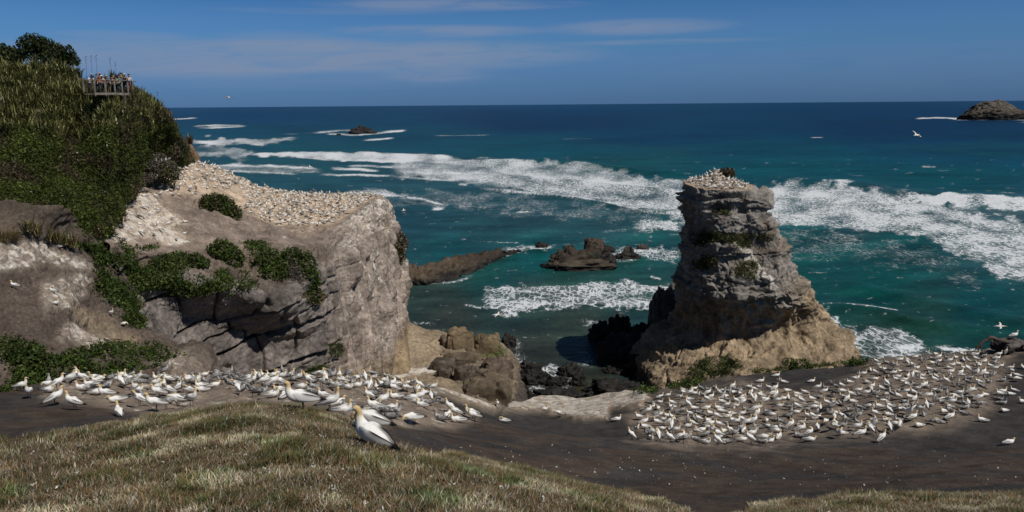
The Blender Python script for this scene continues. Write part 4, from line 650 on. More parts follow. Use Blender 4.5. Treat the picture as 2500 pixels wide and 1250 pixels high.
cover([[(0, 850), (60, 840), (120, 870), (200, 848), (300, 835), (360, 850), (400, 880), (370, 900), (250, 914), (130, 928), (0, 952), (0, 900), (40, 890)], [(0, 815), (50, 828), (95, 850), (60, 880), (0, 870)], [(230, 835), (280, 830), (290, 850), (240, 860)], [(340, 830), (400, 845), (440, 870), (400, 890), (350, 860)]], [TSl, TG[0]], .055, 'leafy bright green ground cover behind the left gannet colony', per=16, spread=.32, size=.11)
cover([[(222, 648), (255, 660), (300, 720), (350, 790), (350, 805), (320, 800), (280, 765), (240, 700)], [(185, 590), (240, 600), (270, 640), (240, 650)], [(285, 690), (300, 690), (345, 780), (330, 790)]], [TSl, THd], .16, 'green creeper along the edge of the gully', per=14, spread=.3, size=.12, gate=-.4)
cover([[(250, 620), (330, 600), (300, 660), (250, 650)], [(290, 640), (380, 628), (445, 618), (460, 660), (400, 700), (320, 710)], [(400, 690), (470, 670), (520, 690), (500, 720), (430, 725)], [(335, 605), (375, 600), (370, 620), (340, 622)], [(530, 660), (600, 665), (620, 700), (560, 720), (520, 690)], [(590, 590), (650, 595), (640, 612), (595, 608)]], [THd], .085, 'patchy green plants on the earth slope above the dark cliff', kind='green', per=14, spread=.3, size=.12, gate=-.3)
cover([[(745, 905), (762, 893), (800, 890), (812, 915), (800, 935), (745, 935)], [(800, 838), (830, 836), (835, 868), (805, 872)]], [THd], .12, 'green moss on the foot of the headland cliff', 'moss', 'bright', .1, .09, 14, .25, 'moss', -.8)
cover([[(1690, 900), (1720, 875), (1760, 868), (1800, 880), (1815, 900), (1760, 915), (1690, 915)], [(1640, 945), (1690, 918), (1725, 920), (1700, 945), (1650, 955)], [(2060, 885), (2100, 868), (2122, 872), (2110, 892), (2050, 896)], [(1830, 905), (1920, 895), (2040, 885), (2040, 893), (1920, 905), (1840, 914)], [(1560, 950), (1600, 950), (1600, 962), (1560, 962)]], [TREES['stack'], TG[0]], .10, 'green plants along the brink below the sea stack', kind='green', per=14, spread=.3, size=.11, gate=-.5)
cover([[(1690, 572), (1760, 566), (1780, 580), (1720, 600), (1690, 595)], [(1760, 572), (1815, 565), (1835, 590), (1825, 605), (1790, 600)], [(1850, 570), (1885, 572), (1880, 588), (1850, 582)], [(1690, 640), (1740, 622), (1755, 635), (1735, 655), (1695, 658)], [(1790, 655), (1835, 632), (1850, 645), (1840, 680), (1800, 675)], [(1745, 512), (1775, 508), (1780, 522), (1750, 524)]], [TREES['stack']], .12, 'tufts of brownish green grass on the ledges of the sea stack', 'ledge_grass', 'olive', .3, .13, 12, .4, 'grass', -.9)
# ---- hill: matted creeper low down, flax above
fl_ = np.stack([KU.ravel(), KVv.ravel()], 1); hp = KV.reshape(-1, 3); hx, hy = proj(hp)
lowz = (fl_[:, 1] > .95) & (fl_[:, 1] < 4.1) & (fl_[:, 0] < 8.4) & (hx > -120); FB = [(-400, 325), (0, 325), (70, 335), (190, 348), (300, 328), (380, 322), (430, 318)]
below = hy > yl(FB, hx) - 16
idx = RNG.choice(np.nonzero(lowz & below)[0], 26000); gn_ = fbm(hp[idx] * .45, 3, 131); per = 12
c = np.repeat(hp[idx], per, 0) + RNG.normal(size=(len(idx) * per, 3)) * .2; c[:, 2] += np.repeat(.18 + .22 * gn_, per); cl = leafcol(len(c), (.034, .050, .008), (.095, .112, .022)); br_ = np.repeat(ss(.18, .5, fbm(hp[idx] * .3, 3, 133)), per)[:, None]
cl = cl * (1 - br_) + leafcol(len(c), (.05, .038, .02), (.12, .09, .05)) * br_; cl *= np.repeat(1 + .5 * gn_, per)[:, None].clip(.45, 1.6); wf = RNG.random(len(c)) < .0022; cl[wf] = (.5, .5, .45)
V, F_, c_ = quads(c, .085 * (1 + .4 * RNG.normal(size=len(c))).clip(.5, 2), cl, aspect=2.4, up=.4); link('creeper', mesh_np('creeper', V, F_, M_LEAF, False, {'tint': c_}), None, 'dark green matted creeper covering the lower hillside', 'creeper', kind='stuff')
def flax(org, n, ln, wd, rng, c1=(.042, .052, .014), c2=(.27, .255, .09), spread=1.5):
    """one clump of arching strap leaves"""
    a = rng.random(n) * 2 * np.pi; L = ln * (.6 + .6 * rng.random(n)); tl = spread * rng.random(n) ** .7; t_ = np.linspace(0, 1, 5)
    ang = tl[:, None] * (.35 + 1.25 * t_[None] ** 1.5); r_ = np.cumsum(np.sin(ang) * L[:, None] / 5, 1); z = np.cumsum(np.cos(ang) * L[:, None] / 5, 1); r_ = np.concatenate([0 * r_[:, :1], r_[:, :-1]], 1); z = np.concatenate([0 * z[:, :1], z[:, :-1]], 1)
    ctr = np.stack([np.cos(a)[:, None] * r_, np.sin(a)[:, None] * r_, z], -1); w_ = wd * np.array([.7, 1, .95, .7, .08]); sd_ = np.stack([-np.sin(a), np.cos(a), 0 * a], -1)[:, None] * w_[None, :, None] * .5
    V = np.concatenate([ctr - sd_, ctr + sd_], 1) + np.asarray(org) + rng.normal(size=(n, 1, 3)) * np.array([.12, .12, 0]); f = np.array([[k, k + 1, k + 6, k + 5] for k in range(4)]); F_ = (np.arange(n)[:, None, None] * 10 + f[None]).reshape(-1, 4)
    cl = np.repeat(leafcol(n, c1, c2, rng, .3), 10, 0); return V.reshape(-1, 3), F_, cl
def pack(parts):
    Vs, Fs, Cs, off = [], [], [], 0
    for v, f, c in parts: Vs.append(v); Fs.append(f + off); Cs.append(c); off += len(v)
    return np.concatenate(Vs), np.concatenate(Fs), np.concatenate(Cs)
upz = (fl_[:, 1] > 1.5) & (fl_[:, 1] < 4.75) & (fl_[:, 0] < 8.3) & (hx > -150) & (hy < yl(FB, hx))
cand = RNG.permutation(np.nonzero(upz)[0]); pk_, sel = [], []
cell = set()
for i in cand:
    k = tuple(np.floor(hp[i] / np.array([.72, .72, 1.0])).astype(int))
    if k in cell: continue
    cell.add(k); x, y = hx[i], hy[i]
    if 198 < x < 326 and 186 < y < 232: continue
    s_ = .8 if x > 330 else 1.0; br_ = ss(380, 412, x) * .8; c2 = np.array((.27, .255, .09)) * (1 - br_) + np.array((.20, .125, .06)) * br_
    pk_.append(flax(hp[i] - np.array([0, 0, .1]), 22, (1.3 + .5 * RNG.random()) * s_, .105, RNG, c2=c2))
link('flax', mesh_np('flax', *pack(pk_)[:2], M_FLAX, False, {'tint': pack(pk_)[2]}), None, 'dense slope of strappy olive flax covering the upper hill', 'flax', kind='stuff')
def flax_thing(org, n, ln, wd, label, c1, c2, group=None):
    v, f, c_ = flax(np.zeros(3), n, ln, wd, RNG, c1, c2); o = link('flax_bush', mesh_np('flax_bush', v, f, M_FLAX, False, {'tint': c_}), None, label, 'flax', group); o.location = Vector(org); return o
def hit(x, y, *tr): return np.array(cast(x, y, tr or TREES.values())[0])
flax_thing(P(464, 352, 106), 60, 1.9, .09, 'dark spiky flax bush standing alone on the corner of the hill above the sea', (.04, .045, .02), (.13, .09, .05))
for k, (x, y, lb) in enumerate([(95, 575, 'yellow-green flax clump, left end of the patch above the bare slope'), (118, 588, 'yellow-green flax clump, second from the left above the bare slope'), (140, 592, 'yellow-green flax clump in the middle of the patch above the bare slope'), (160, 598, 'yellow-green flax clump, second from the right above the bare slope'), (178, 604, 'yellow-green flax clump, right end of the patch above the bare slope'), (70, 565, 'small flax clump half hidden left of the yellow-green patch')]):
    flax_thing(P(x, y, dep(x, y + 6, TH, TSl) - .4), 38, 1.5, .07, lb, (.06, .06, .018), (.20, .165, .06), 'flax clumps above the bare slope')
for k, (x, y, lb) in enumerate([(12, 590, 'straw-brown grass tussock at the left edge, in front of the flax'), (38, 588, 'straw-brown grass tussock right of the one at the left edge')]):
    flax_thing(P(x, y, dep(x, y, TH, TSl) - .3), 90, 1.3, .03, lb, (.11, .08, .03), (.24, .17, .07), 'straw tussocks')
M_STALK = plain('stalk', (.035, .03, .03), .8)
for x, y0, y1, d, lb in [(208, 212, 140, 80, 'leftmost flower stalk behind the platform'), (221, 210, 138, 80, 'second flower stalk from the left behind the platform'), (233, 206, 137, 80, 'third flower stalk from the left behind the platform'), (267, 200, 144, 81, 'flower stalk above the middle of the platform'), (280, 200, 153, 81, 'shorter flower stalk right of the middle one'), (352, 250, 216, 86, 'bent flower stalk right of the platform'), (345, 240, 212, 84, 'thin flower stalk right of the platform'), (383, 262, 226, 90, 'flower stalk at the right brow of the hill')]:
    a, b = P(x, y0, d), P(x + 1, y1, d); mid = (a + b) / 2 + np.array([.12, 0, 0]); tip = b + np.array([.18, 0, .02]); cv_s = cr(np.array([a, mid, b, tip]), 61); pods = [tube([cv_s[k_], cv_s[k_] + np.array([(-1) ** i * .09, 0, .10])], [.012, .016], 5, 3) for i, k_ in enumerate((40, 37, 34, 31))]
    link('flax_stalk', mesh_np('flax_stalk', *join([tube([a, mid, b, tip], [.013, .012, .010, .008], 6, 4)] + pods), M_STALK), None, 'thin dark flax ' + lb, 'flower stalk', 'flax flower stalks')
for x, y in [(240, 208), (256, 205), (272, 196), (284, 200), (300, 204), (226, 206)]:
    flax_thing(P(x, y, 79.5), 30, 1.25, .08, 'dark flax clump rising behind the people on the platform', (.03, .04, .016), (.08, .085, .03), 'flax behind the platform')
flax_thing(P(333, 236, 80), 34, 1.2, .08, 'flax clump at the right end of the platform', (.04, .045, .018), (.12, .10, .045))
def tree(L, base, label, kind, per=300):
    base = np.array(base); root = bpy.data.objects.new('tree', None); COL.objects.link(root); root.location = Vector(base); root['label'] = label; root['category'] = 'tree'; root['group'] = 'trees on the hill'
    C = lumps(L, per, .55); n = len(C); cl = leafcol(n, *SHC[kind]); V, F_, c_ = quads(C - base, .16 * (1 + .4 * RNG.normal(size=n)).clip(.5, 2), cl, up=.2); link('crown', mesh_np('crown', V, F_, M_LEAF, False, {'tint': c_}), root)
    st = [tube([np.array([0, 0, -1.]), (np.array(c) - base) * [.25, .25, .45], (np.array(c) - base) * [.7, .7, .8], np.array(c) - base + [0, 0, r[2] * .4]], [.22, .16, .09, .03], 8, 5) for c, r in L]; link('trunk', mesh_np('trunk', *join(st), M_BARK), root)
tree([bx(45, 110, 84, 128, 84), bx(80, 135, 92, 135, 84), bx(50, 100, 105, 150, 84), bx(110, 160, 105, 145, 84.5), bx(95, 150, 120, 160, 84)], P(100, 200, 83), 'tallest bushy dark green tree on the hilltop', 'dark', 340)
tree([bx(140, 185, 112, 150, 85), bx(160, 196, 135, 162, 85), bx(125, 165, 130, 165, 85)], P(160, 200, 84), 'lower dark tree sloping down toward the platform', 'dark', 340)
tree([bx(-60, 20, 100, 150, 86), bx(0, 60, 112, 155, 86), bx(-30, 50, 125, 165, 86)], P(10, 200, 84), 'brownish dark tree at the left edge of the hilltop', 'dark', 320)
# ---- near grass: blades on the knoll
def gz(x, y, T_=TREES['ground']):
    h_ = T_.ray_cast(Vector((x, y, 60)), Vector((0, 0, -1))); return h_[0].z if h_[0] is not None else 0
gi = np.nonzero((GW['G'] > .35).ravel() & (GV[..., 1].ravel() < 20) & (np.abs(gpx.ravel() - 1250) < 1450) & (gpy.ravel() < 1300))[0]; gp = GV.reshape(-1, 3)[gi]
cellA = np.abs(np.gradient(GV[..., 0], axis=1)).ravel()[gi] * np.abs(np.gradient(GV[..., 1], axis=0)).ravel()[gi]; pr = cellA / cellA.sum() ; NB = 360000
ci = RNG.choice(len(gi), NB, p=pr); root = gp[ci] + np.stack([RNG.normal(size=NB) * .03, RNG.normal(size=NB) * .03, 0 * ci], 1); gw_ = GW['G'].ravel()[gi][ci]
cn_ = fbm(root * np.array([1.3, 1.3, 0]), 4, 141); gr = ss(.0, .55, fbm(root * np.array([.7, .7, 0]) + 4, 4, 143)); pale = ss(.05, .6, fbm(root * np.array([.9, .9, 0]) + 9, 3, 145))
hB = (.04 + .045 * RNG.random(NB)) * (1 + 1.0 * cn_).clip(.35, 2.2) * (.6 + .4 * gw_) * (1 + .5 * gr); az_ = RNG.random(NB) * 6.283; lean = .3 + 1.0 * RNG.random(NB); wdir = np.array([.18, -.05])
tip = np.stack([np.cos(az_) * lean + wdir[0], np.sin(az_) * lean + wdir[1], 0 * az_ + 1], 1) * hB[:, None]; mid = tip * .5 * np.array([.6, .6, 1.15]); sd_ = np.stack([np.sin(az_), -np.cos(az_), 0 * az_], 1) * (.0032 + .003 * RNG.random(NB))[:, None]
V = np.stack([root - sd_, root + sd_, root + mid - sd_ * .8, root + mid + sd_ * .8, root + tip], 1).reshape(-1, 3); b5 = np.arange(NB)[:, None] * 5
straw = leafcol(NB, (.185, .15, .095), (.46, .40, .30)); grn = leafcol(NB, (.045, .065, .02), (.16, .19, .08)); rust = leafcol(NB, (.15, .082, .035), (.29, .175, .085)); u_ = RNG.random(NB)
cl = np.where((u_ < .22 + .70 * gr)[:, None], grn, straw); cl = np.where(((u_ > .62) & (pale < .6))[:, None], rust, cl); cl *= (1.04 + .95 * pale)[:, None]; wf = RNG.random(NB) < .03; cl[wf] = (.62, .60, .56)
me = mesh_np('grass', V, [np.concatenate([b5, b5 + 1, b5 + 3, b5 + 2], 1), np.concatenate([b5 + 2, b5 + 3, b5 + 4], 1)], M_BLADE, False, {'tint': np.repeat(cl, 5, 0)}); link('grass', me, None, 'short dry straw and green grass in the foreground', 'grass', kind='stuff')
# feathers shed on the grass and soil
nf = 330; M_FEA = plain('feather_white', (.70, .69, .66), .8, .1); pk_ = []
for k in range(nf):
    if k < 150: i = RNG.integers(len(gp)); o = gp[i] + np.array([0, 0, .055])
    else:
        o = np.array(cast(RNG.uniform(950, 2480), RNG.uniform(1085, 1190), TG)[0]) + np.array([0, 0, .02])
    s_ = RNG.uniform(.010, .03); c = o + RNG.normal(size=(3, 3)) * .010; pk_.append(quads(c, s_, np.ones((3, 3)), 2.2, 0.0))
link('feathers', mesh_np('feathers', *pack(pk_)[:2], M_FEA, False), None, 'white feathers shed on the grass and dark soil', 'feathers', kind='stuff')
# ================================================================= GANNETS
WHT, YEL, BUF, BLK, BEK = (.80, .785, .76), (.60, .43, .22), (.77, .71, .58), (.022, .019, .018), (.36, .42, .46)
BC = [BLK, (.45, .43, .42), WHT, WHT, WHT, WHT, BUF, YEL, YEL, (.66, .46, .20), BEK, (.42, .47, .50)]
JC = [(.06, .055, .052), (.11, .10, .095), (.17, .16, .15), (.25, .24, .23), (.42, .41, .40), (.40, .39, .38), (.34, .33, .32), (.28, .27, .26), (.24, .23, .225), (.15, .14, .135), (.07, .07, .07), (.09, .09, .09)]
RAD = [(.012, .006), (.042, .026), (.092, .080), (.130, .132), (.122, .130), (.084, .092), (.060, .064), (.050, .054), (.049, .053), (.038, .040), (.021, .023), (.004, .004)]
STB = [(-.54, 0, .20), (-.37, 0, .27), (-.23, 0, .335), (-.02, 0, .43), (.14, 0, .50)]; SIB = [(-.54, 0, .13), (-.38, 0, .145), (-.24, 0, .16), (-.01, 0, .175), (.17, 0, .21)]; FLB = [(-.52, 0, .25), (-.36, 0, .29), (-.22, 0, .33), (0, 0, .38), (.17, 0, .43)]
POSE = {'stand': STB + [(.225, 0, .585), (.25, 0, .675), (.258, 0, .745), (.285, 0, .79), (.325, 0, .795), (.352, 0, .788), (.455, 0, .77)],
        'alert': FLB + [(.255, 0, .52), (.275, 0, .61), (.272, 0, .69), (.297, 0, .735), (.337, 0, .74), (.364, 0, .733), (.467, 0, .715)],
        'turn': STB + [(.225, 0, .585), (.25, .01, .675), (.252, .03, .745), (.255, .06, .79), (.25, .10, .795), (.245, .125, .79), (.225, .225, .775)],
        'sit': SIB + [(.255, 0, .285), (.28, 0, .375), (.277, 0, .45), (.30, 0, .495), (.34, 0, .50), (.367, 0, .493), (.47, 0, .475)],
        'sitturn': SIB + [(.255, 0, .285), (.28, -.01, .375), (.272, -.03, .45), (.26, -.06, .495), (.24, -.095, .50), (.228, -.12, .493), (.185, -.21, .475)],
        'situp': [(-.54, 0, .09), (-.38, 0, .14), (-.24, 0, .18), (-.03, 0, .225), (.13, 0, .29)] + [(.20, 0, .38), (.22, .01, .475), (.215, .02, .55), (.23, .04, .605), (.255, .07, .615), (.27, .09, .61), (.33, .165, .585)],
        'low': SIB + [(.265, 0, .26), (.31, 0, .31), (.315, 0, .36), (.345, 0, .385), (.385, 0, .38), (.41, 0, .37), (.505, 0, .335)],
        'preen': STB + [(.205, .01, .60), (.215, .05, .685), (.16, .10, .74), (.08, .135, .715), (.04, .15, .675), (.02, .155, .645), (-.05, .16, .56)],
        'sleep': SIB + [(.25, 0, .29), (.255, .03, .36), (.18, .06, .40), (.09, .08, .385), (.05, .085, .365), (.025, .088, .352), (-.07, .09, .32)],
        'bend': FLB + [(.26, 0, .46), (.34, 0, .475), (.405, 0, .44), (.435, 0, .385), (.445, 0, .345), (.448, 0, .32), (.45, 0, .22)],
        'sky': STB + [(.22, 0, .59), (.245, 0, .68), (.258, 0, .775), (.272, 0, .85), (.28, 0, .888), (.286, 0, .912), (.305, 0, 1.01)]}
def sweep(C, rad, cols, nseg, nring, flat=None):
    C = cr(np.array(C, float), nring); r_ = np.maximum(cr(np.array(rad, float), nring), .003); cl = cr(np.array(cols, float), nring, True)
    T = np.gradient(C, axis=0); T /= np.linalg.norm(T, axis=1)[:, None] + 1e-9; B = np.empty_like(T); b = np.array([0, 1., 0])
    for i in range(nring): b = b - T[i] * (b @ T[i]); b = b / (np.linalg.norm(b) + 1e-9); B[i] = b
    N = np.cross(T, B); a = np.linspace(0, 2 * np.pi, nseg, endpoint=False); V = C[:, None] + (r_[:, None, 0:1] * np.cos(a)[None, :, None]) * B[:, None] + (r_[:, None, 1:2] * np.sin(a)[None, :, None]) * N[:, None]
    F_ = gfaces(nring, nseg, True); V = V.reshape(-1, 3); n0 = len(V); V = np.concatenate([V, C[:1], C[-1:]]); k = np.arange(nseg); e0 = np.stack([0 * k + n0, (k + 1) % nseg, k], 1); e1 = np.stack([0 * k + n0 + 1, (nring - 1) * nseg + k, (nring - 1) * nseg + (k + 1) % nseg], 1)
    return V, F_, np.concatenate([e0, e1]), np.concatenate([np.repeat(cl, nseg, 0), cl[:1], cl[-1:]]), np.concatenate([np.tile(a, nring), [0, 0]]), np.concatenate([np.repeat(np.linspace(0, 1, nring), nseg), [0, 1]])
def wing_parts(sp, side, nseg, nring, juv, lift=.25):
    p = np.array(sp[:5], float); r_ = np.array(RAD[:5]); d = p[4] - p[1]; d /= np.linalg.norm(d); up = np.array([-d[2], 0, d[0]]); Y_ = np.array([0, side, 0.])
    k = [p[4] + d * .04, p[4] - d * .06, p[3], p[2], p[1] + up * .01, p[1] * .35 + p[0] * .65 + up * .02, p[0] - d * .05 + up * .025]
    off = [.085, .108, .118, .092, .050, .024, .010]; hh = [.035, .088, .108, .090, .055, .030, .008]; th_ = [.018, .026, .026, .022, .014, .009, .004]; uo = [.02, .03, .035, .03, .03, .02, .01]
    C = [a + Y_ * o + up * u for a, o, u in zip(k, off, uo)]; V, F_, E, cl, an, t_ = sweep(C, list(zip(th_, hh)), [WHT] * 7, nseg, nring)
    if juv: sp_ = ss(-.05, .3, pn(V * 19, 3)); cl = lerp(np.full((len(V), 3), .085), np.array([.38, .37, .36]), sp_ * (t_ < .75))
    else:
        low = np.sin(an); dk = np.maximum(ss(.70, .80, t_), ss(.30, .42, t_) * ss(.35, .75, -low)); cl = lerp(np.broadcast_to(WHT, (len(V), 3)), np.array(BLK), dk)
    return V, F_, E, cl
def cat_(parts):
    Vs, Q, T3, Cs, off = [], [], [], [], 0
    for V, F_, E, cl in parts:
        Vs.append(V); Q.append(F_ + off)
        if len(E): T3.append(E + off)
        Cs.append(cl); off += len(V)
    return np.concatenate(Vs), [np.concatenate(Q)] + ([np.concatenate(T3)] if T3 else []), np.concatenate(Cs)
def leg_parts(x, y, z, n=6):
    V, F_, E, cl, *_ = sweep([(x, y, z), (x - .01, y, z * .5), (x, y, .015)], [(.016, .016), (.011, .011), (.011, .011)], [BLK] * 3, n, 6); w_ = np.array([[x - .02, y - .012, .012], [x + .09, y - .045, .008], [x + .105, y, .008], [x + .09, y + .045, .008], [x - .02, y + .012, .012], [x + .05, y, .022]])
    return cat_([(V, F_, E, cl), (w_, np.array([[0, 1, 2, 5], [5, 2, 3, 4]]), np.zeros((0, 3), int), np.broadcast_to(np.array(BLK), (6, 3)))])
M_BIRD = attrmat('plumage', rough=.85, var=.05, sc=40, spec=.15, bump=.25, bd=.01); M_EYE = plain('bird_eye', (.01, .01, .012), .2, .0)
_cache = {}
def bird_data(pose, juv, lod):
    key = (pose, juv, lod)
    if key in _cache: return _cache[key]
    sp = POSE[pose]; ns, nr_ = {0: (24, 72), 1: (12, 34), 2: (6, 15)}[lod]; cols = JC if juv else BC
    split = lod == 0
    body = sweep(sp[:11] + [tuple(np.array(sp[10]) * .7 + np.array(sp[11]) * .3)] if split else sp, RAD[:11] + [(.012, .012)] if split else RAD, cols, ns, nr_); V, F_, E, cl, an, t_ = body
    if juv: cl = cl * (1 + .8 * pn(V * 17, 2))[:, None].clip(.4, 1.8)
    else: cl = cl * (1 + .05 * pn(V * 25, 2))[:, None]
    wg = [wing_parts(sp, s, max(6, ns // 2), max(9, nr_ // 2), juv) for s in (1, -1)]; legs = [] if pose in ('sit', 'sitturn', 'situp', 'low', 'sleep') else [leg_parts(-.03, s * .055, np.interp(-.03, [-.23, -.02], [sp[2][2], sp[3][2]]) - .06, 5 if lod else 8) for s in (1, -1)]
    P_ = {}; nm = 'gannet'
    mk = lambda n, parts: (lambda a: mesh_np(n, a[0], a[1], M_BIRD, True, {'tint': a[2]}))(cat_(parts))
    if lod == 2: P_['body'] = cat_([(V, F_, E, cl)] + wg)
    else:
        lg = [(l[0], l[1][0], l[1][1], l[2]) for l in legs]; P_['wing'] = [mk('wing', [w_]) for w_ in wg]; bd_ = [(V, F_, E, cl)]
        if lod == 0: P_['leg'] = [mk('leg', [l]) for l in lg]; bk = sweep([sp[10], tuple(np.array(sp[10]) * .5 + np.array(sp[11]) * .5 + np.array([0, 0, .004])), sp[11]], [(.020, .021), (.012, .014), (.003, .003)], [BEK, BEK, (.45, .5, .52)], 12, 14); P_['beak'] = [mk('beak', [bk[:4]])]; P_['eye'] = True
        else: bd_ += lg
        P_['body'] = mk(nm, bd_); P_['flat'] = mk(nm, bd_ + wg)
    _cache[key] = P_; return P_
def place_bird(pose, juv, lod, loc, yaw, sc, label, group, parts=True, tilt=0.0):
    D_ = bird_data(pose, juv, lod); o = link('gannet', D_['body'] if parts else D_['flat'], None, label, 'gannet', group); o.location = Vector(loc); o.rotation_euler = (0, -tilt, yaw); o.scale = (sc, sc, sc)
    if parts:
        for k in ('wing', 'leg', 'beak'):
            for me in D_.get(k, []): link(k, me, o)
        if D_.get('eye'):
            sp = np.array(POSE[pose]); h_ = sp[8] * .55 + sp[9] * .45; dv = sp[9] - sp[8]; sdv = np.cross(dv / np.linalg.norm(dv), np.array([0, 0, 1.])); sdv = sdv / np.linalg.norm(sdv) if np.linalg.norm(sdv) > .2 else np.array([0, 1., 0])
            for s in (1, -1):
                v, f, c_, _o = blob((0, 0, 0), (.007, .007, .007), boxy=2, amp=0, nu=10, nv=7); v[:, 2] /= np.where(v[:, 2] < 0, .6, 1); link('eye', mesh_np('eye', v + h_ + sdv * s * .036 + np.array([0, 0, .012]), f, M_EYE), o)
    return o
YAW = dict(L=math.pi, R=0.0, A=math.pi / 2, T=-math.pi / 2, LA=2.45, RA=.7, LT=-2.45, RT=-.7)
ALL = []                                          # (size in view, pose, juv, loc, yaw, scale, px, py, zone, fixed label)
def add(px, py, pose, yw, zone, juv=False, trees=TG, label=None, sc=None, jit=.25):
    h_ = cast(px, py, trees)
    if h_ is None: return
    loc = np.array(h_[0]); ALL.append([1 / loc[1], pose, juv, loc, (YAW[yw] if isinstance(yw, str) else yw) + random.uniform(-jit, jit), sc or random.uniform(.74, .84) * (1.12 if zone == 'L' else 1), px, py, zone, label])
for a in [(735, 994, 'alert', 'L', 'largest'), ]: pass
# --- the birds nearest to the viewer, each with its parts
BIG = [(736, 993.5, 'alert', math.pi + .15, False, 'largest standing gannet on the crest of the grass, facing left', .88, 15.6), (906, 1089, 'situp', 2.55, False, 'nearest gannet sitting on the grass with its back to the viewer', 1.0, None), (908, 1040, 'bend', 2.9, False, 'gannet bending its orange head down, just behind the nearest gannet', .95, 15.5), (1010, 1040, 'bend', -2.6, False, 'gannet stooping over dark wings on the soil right of the grass', .93, None)]
def bigloc(px, py, d):
    q = np.array(cast(px, py, TG)[0]) if d is None else P(px, py, d); return np.array([q[0], q[1], down(q[0], q[1], TG[0])[0].z])
for px, py, pose, yw, juv, lb, sc, d in BIG:
    loc = bigloc(px, py, d) - np.array([0, 0, .03 if pose == 'situp' else .0]); place_bird(pose, juv, 0, loc, yw, sc, lb, None, True)
BIGP = [bigloc(b[0], b[1], b[7]) for b in BIG]
for px, py, pose, yw, juv in [(72, 974, 'stand', -1.2, 0), (52, 956, 'alert', 'R', 0), (137, 990, 'stand', 'RA', 0), (182, 1001, 'alert', 'L', 0), (292, 1016, 'sit', 'LA', 0), (118, 958, 'low', 'R', 0), (172, 940, 'stand', 'R', 0), (205, 934, 'alert', 'L', 0), (203, 954, 'sit', 'L', 0), (238, 935, 'sit', 'L', 0), (262, 975, 'alert', 'L', 0), (330, 962, 'stand', 'T', 0), (340, 992, 'preen', 'L', 0), (381, 1006, 'stand', 'LT', 0), (408, 1000, 'bend', 'R', 1), (470, 992, 'turn', 'RT', 0),
        (412, 968, 'preen', 'L', 0), (462, 958, 'sleep', 'L', 0), (936, 1022, 'bend', 'L', 1), (808, 1006, 'sky', 'R', 0), (836, 1010, 'sit', 'R', 0), (1118, 1032, 'sit', 'L', 0), (1152, 1022, 'alert', 'L', 0), (1230, 1032, 'sleep', 'L', 0), (1100, 1010, 'stand', 'LA', 0), (1025, 952, 'stand', 'LA', 0)]:
    add(px, py, pose, yw, 'L', bool(juv))
for px, py, pose, yw, lb in [(1214, 996, 'stand', 'T', 'lone gannet standing in the dip between the two white ledges'), (1328, 1002, 'sit', 'R', 'lone gannet sitting on the right white ledge'), (1366, 1018, 'bend', 'L', 'gannet bending on the front edge of the right white ledge'), (1505, 1028, 'sit', 'R', 'lone gannet on bare soil left of the right colony'),
        (2462, 1085, 'low', 'R', 'lone gannet resting on bare soil at the right edge'), (2455, 868, 'stand', 'RA', 'grey gannet standing just below the dark rock'), (2497, 985, 'sit', 'L', 'gannet cut by the right edge above the resting one')]: add(px, py, pose, yw, 'single', lb.startswith('grey'), label=lb)
for px, py, pose, yw in [(1895, 920, 'sit', 'R'), (1899, 938, 'stand', 'T'), (1914, 936, 'sit', 'L'), (1856, 934, 'sit', 'R'), (1981, 934, 'sit', 'R'), (2064, 942, 'stand', 'T'), (2106, 920, 'alert', 'R'), (1542, 1074, 'stand', 'LA'), (1640, 1050, 'stand', 'A'), (1752, 1087, 'turn', 'LA'), (1832, 1084, 'stand', 'LA'), (1976, 1078, 'low', 'R'), (2046, 1070, 'preen', 'T'), (2100, 1070, 'alert', 'R'), (2152, 1082, 'stand', 'RA'), (2442, 965, 'sit', 'L'), (2468, 966, 'low', 'L'), (2345, 920, 'stand', 'RA'), (2310, 940, 'stand', 'LA')]: add(px, py, pose, yw, 'R')
for px, py, pose, yw, lb in [(38, 706, 'alert', 'L', 'gannet facing left on the bare slope at the left edge'), (131, 714, 'sit', 'L', 'upper gannet of the pair on the whitewashed patch of the bare slope'), (134, 744, 'sit', 'R', 'lower gannet of the pair on the whitewashed patch of the bare slope'), (272, 773, 'stand', 'RT', 'gannet on the edge of the gully, higher of two'), (301, 799, 'bend', 'R', 'gannet on the edge of the gully, lower of two'), (142, 605, 'low', 'L', 'gannet crouching at the top of the bare slope below the flax')]: add(px, py, pose, yw, 'single', trees=[TSl, THd], label=lb)
top_ = cast(2474, 828, [bvh(np.array([ROCKR.matrix_world @ v.co for v in ROCKR.data.vertices]) + np.array(ROCKR.location), [list(p.vertices) for p in ROCKR.data.polygons])])
rl = np.array(top_[0]) if top_ else P(2474, 825, 60.5); ALL.append([1 / 60, 'alert', False, rl, .1, .95, 2474, 824, 'single', 'gannet standing on top of the dark rock at the right edge'])
PW = ['stand'] * 4 + ['alert'] * 4 + ['sit'] * 8 + ['sitturn'] * 3 + ['low'] * 8 + ['preen'] * 3 + ['turn'] * 3 + ['sleep'] * 2 + ['bend'] * 1 + ['sky'] * 1
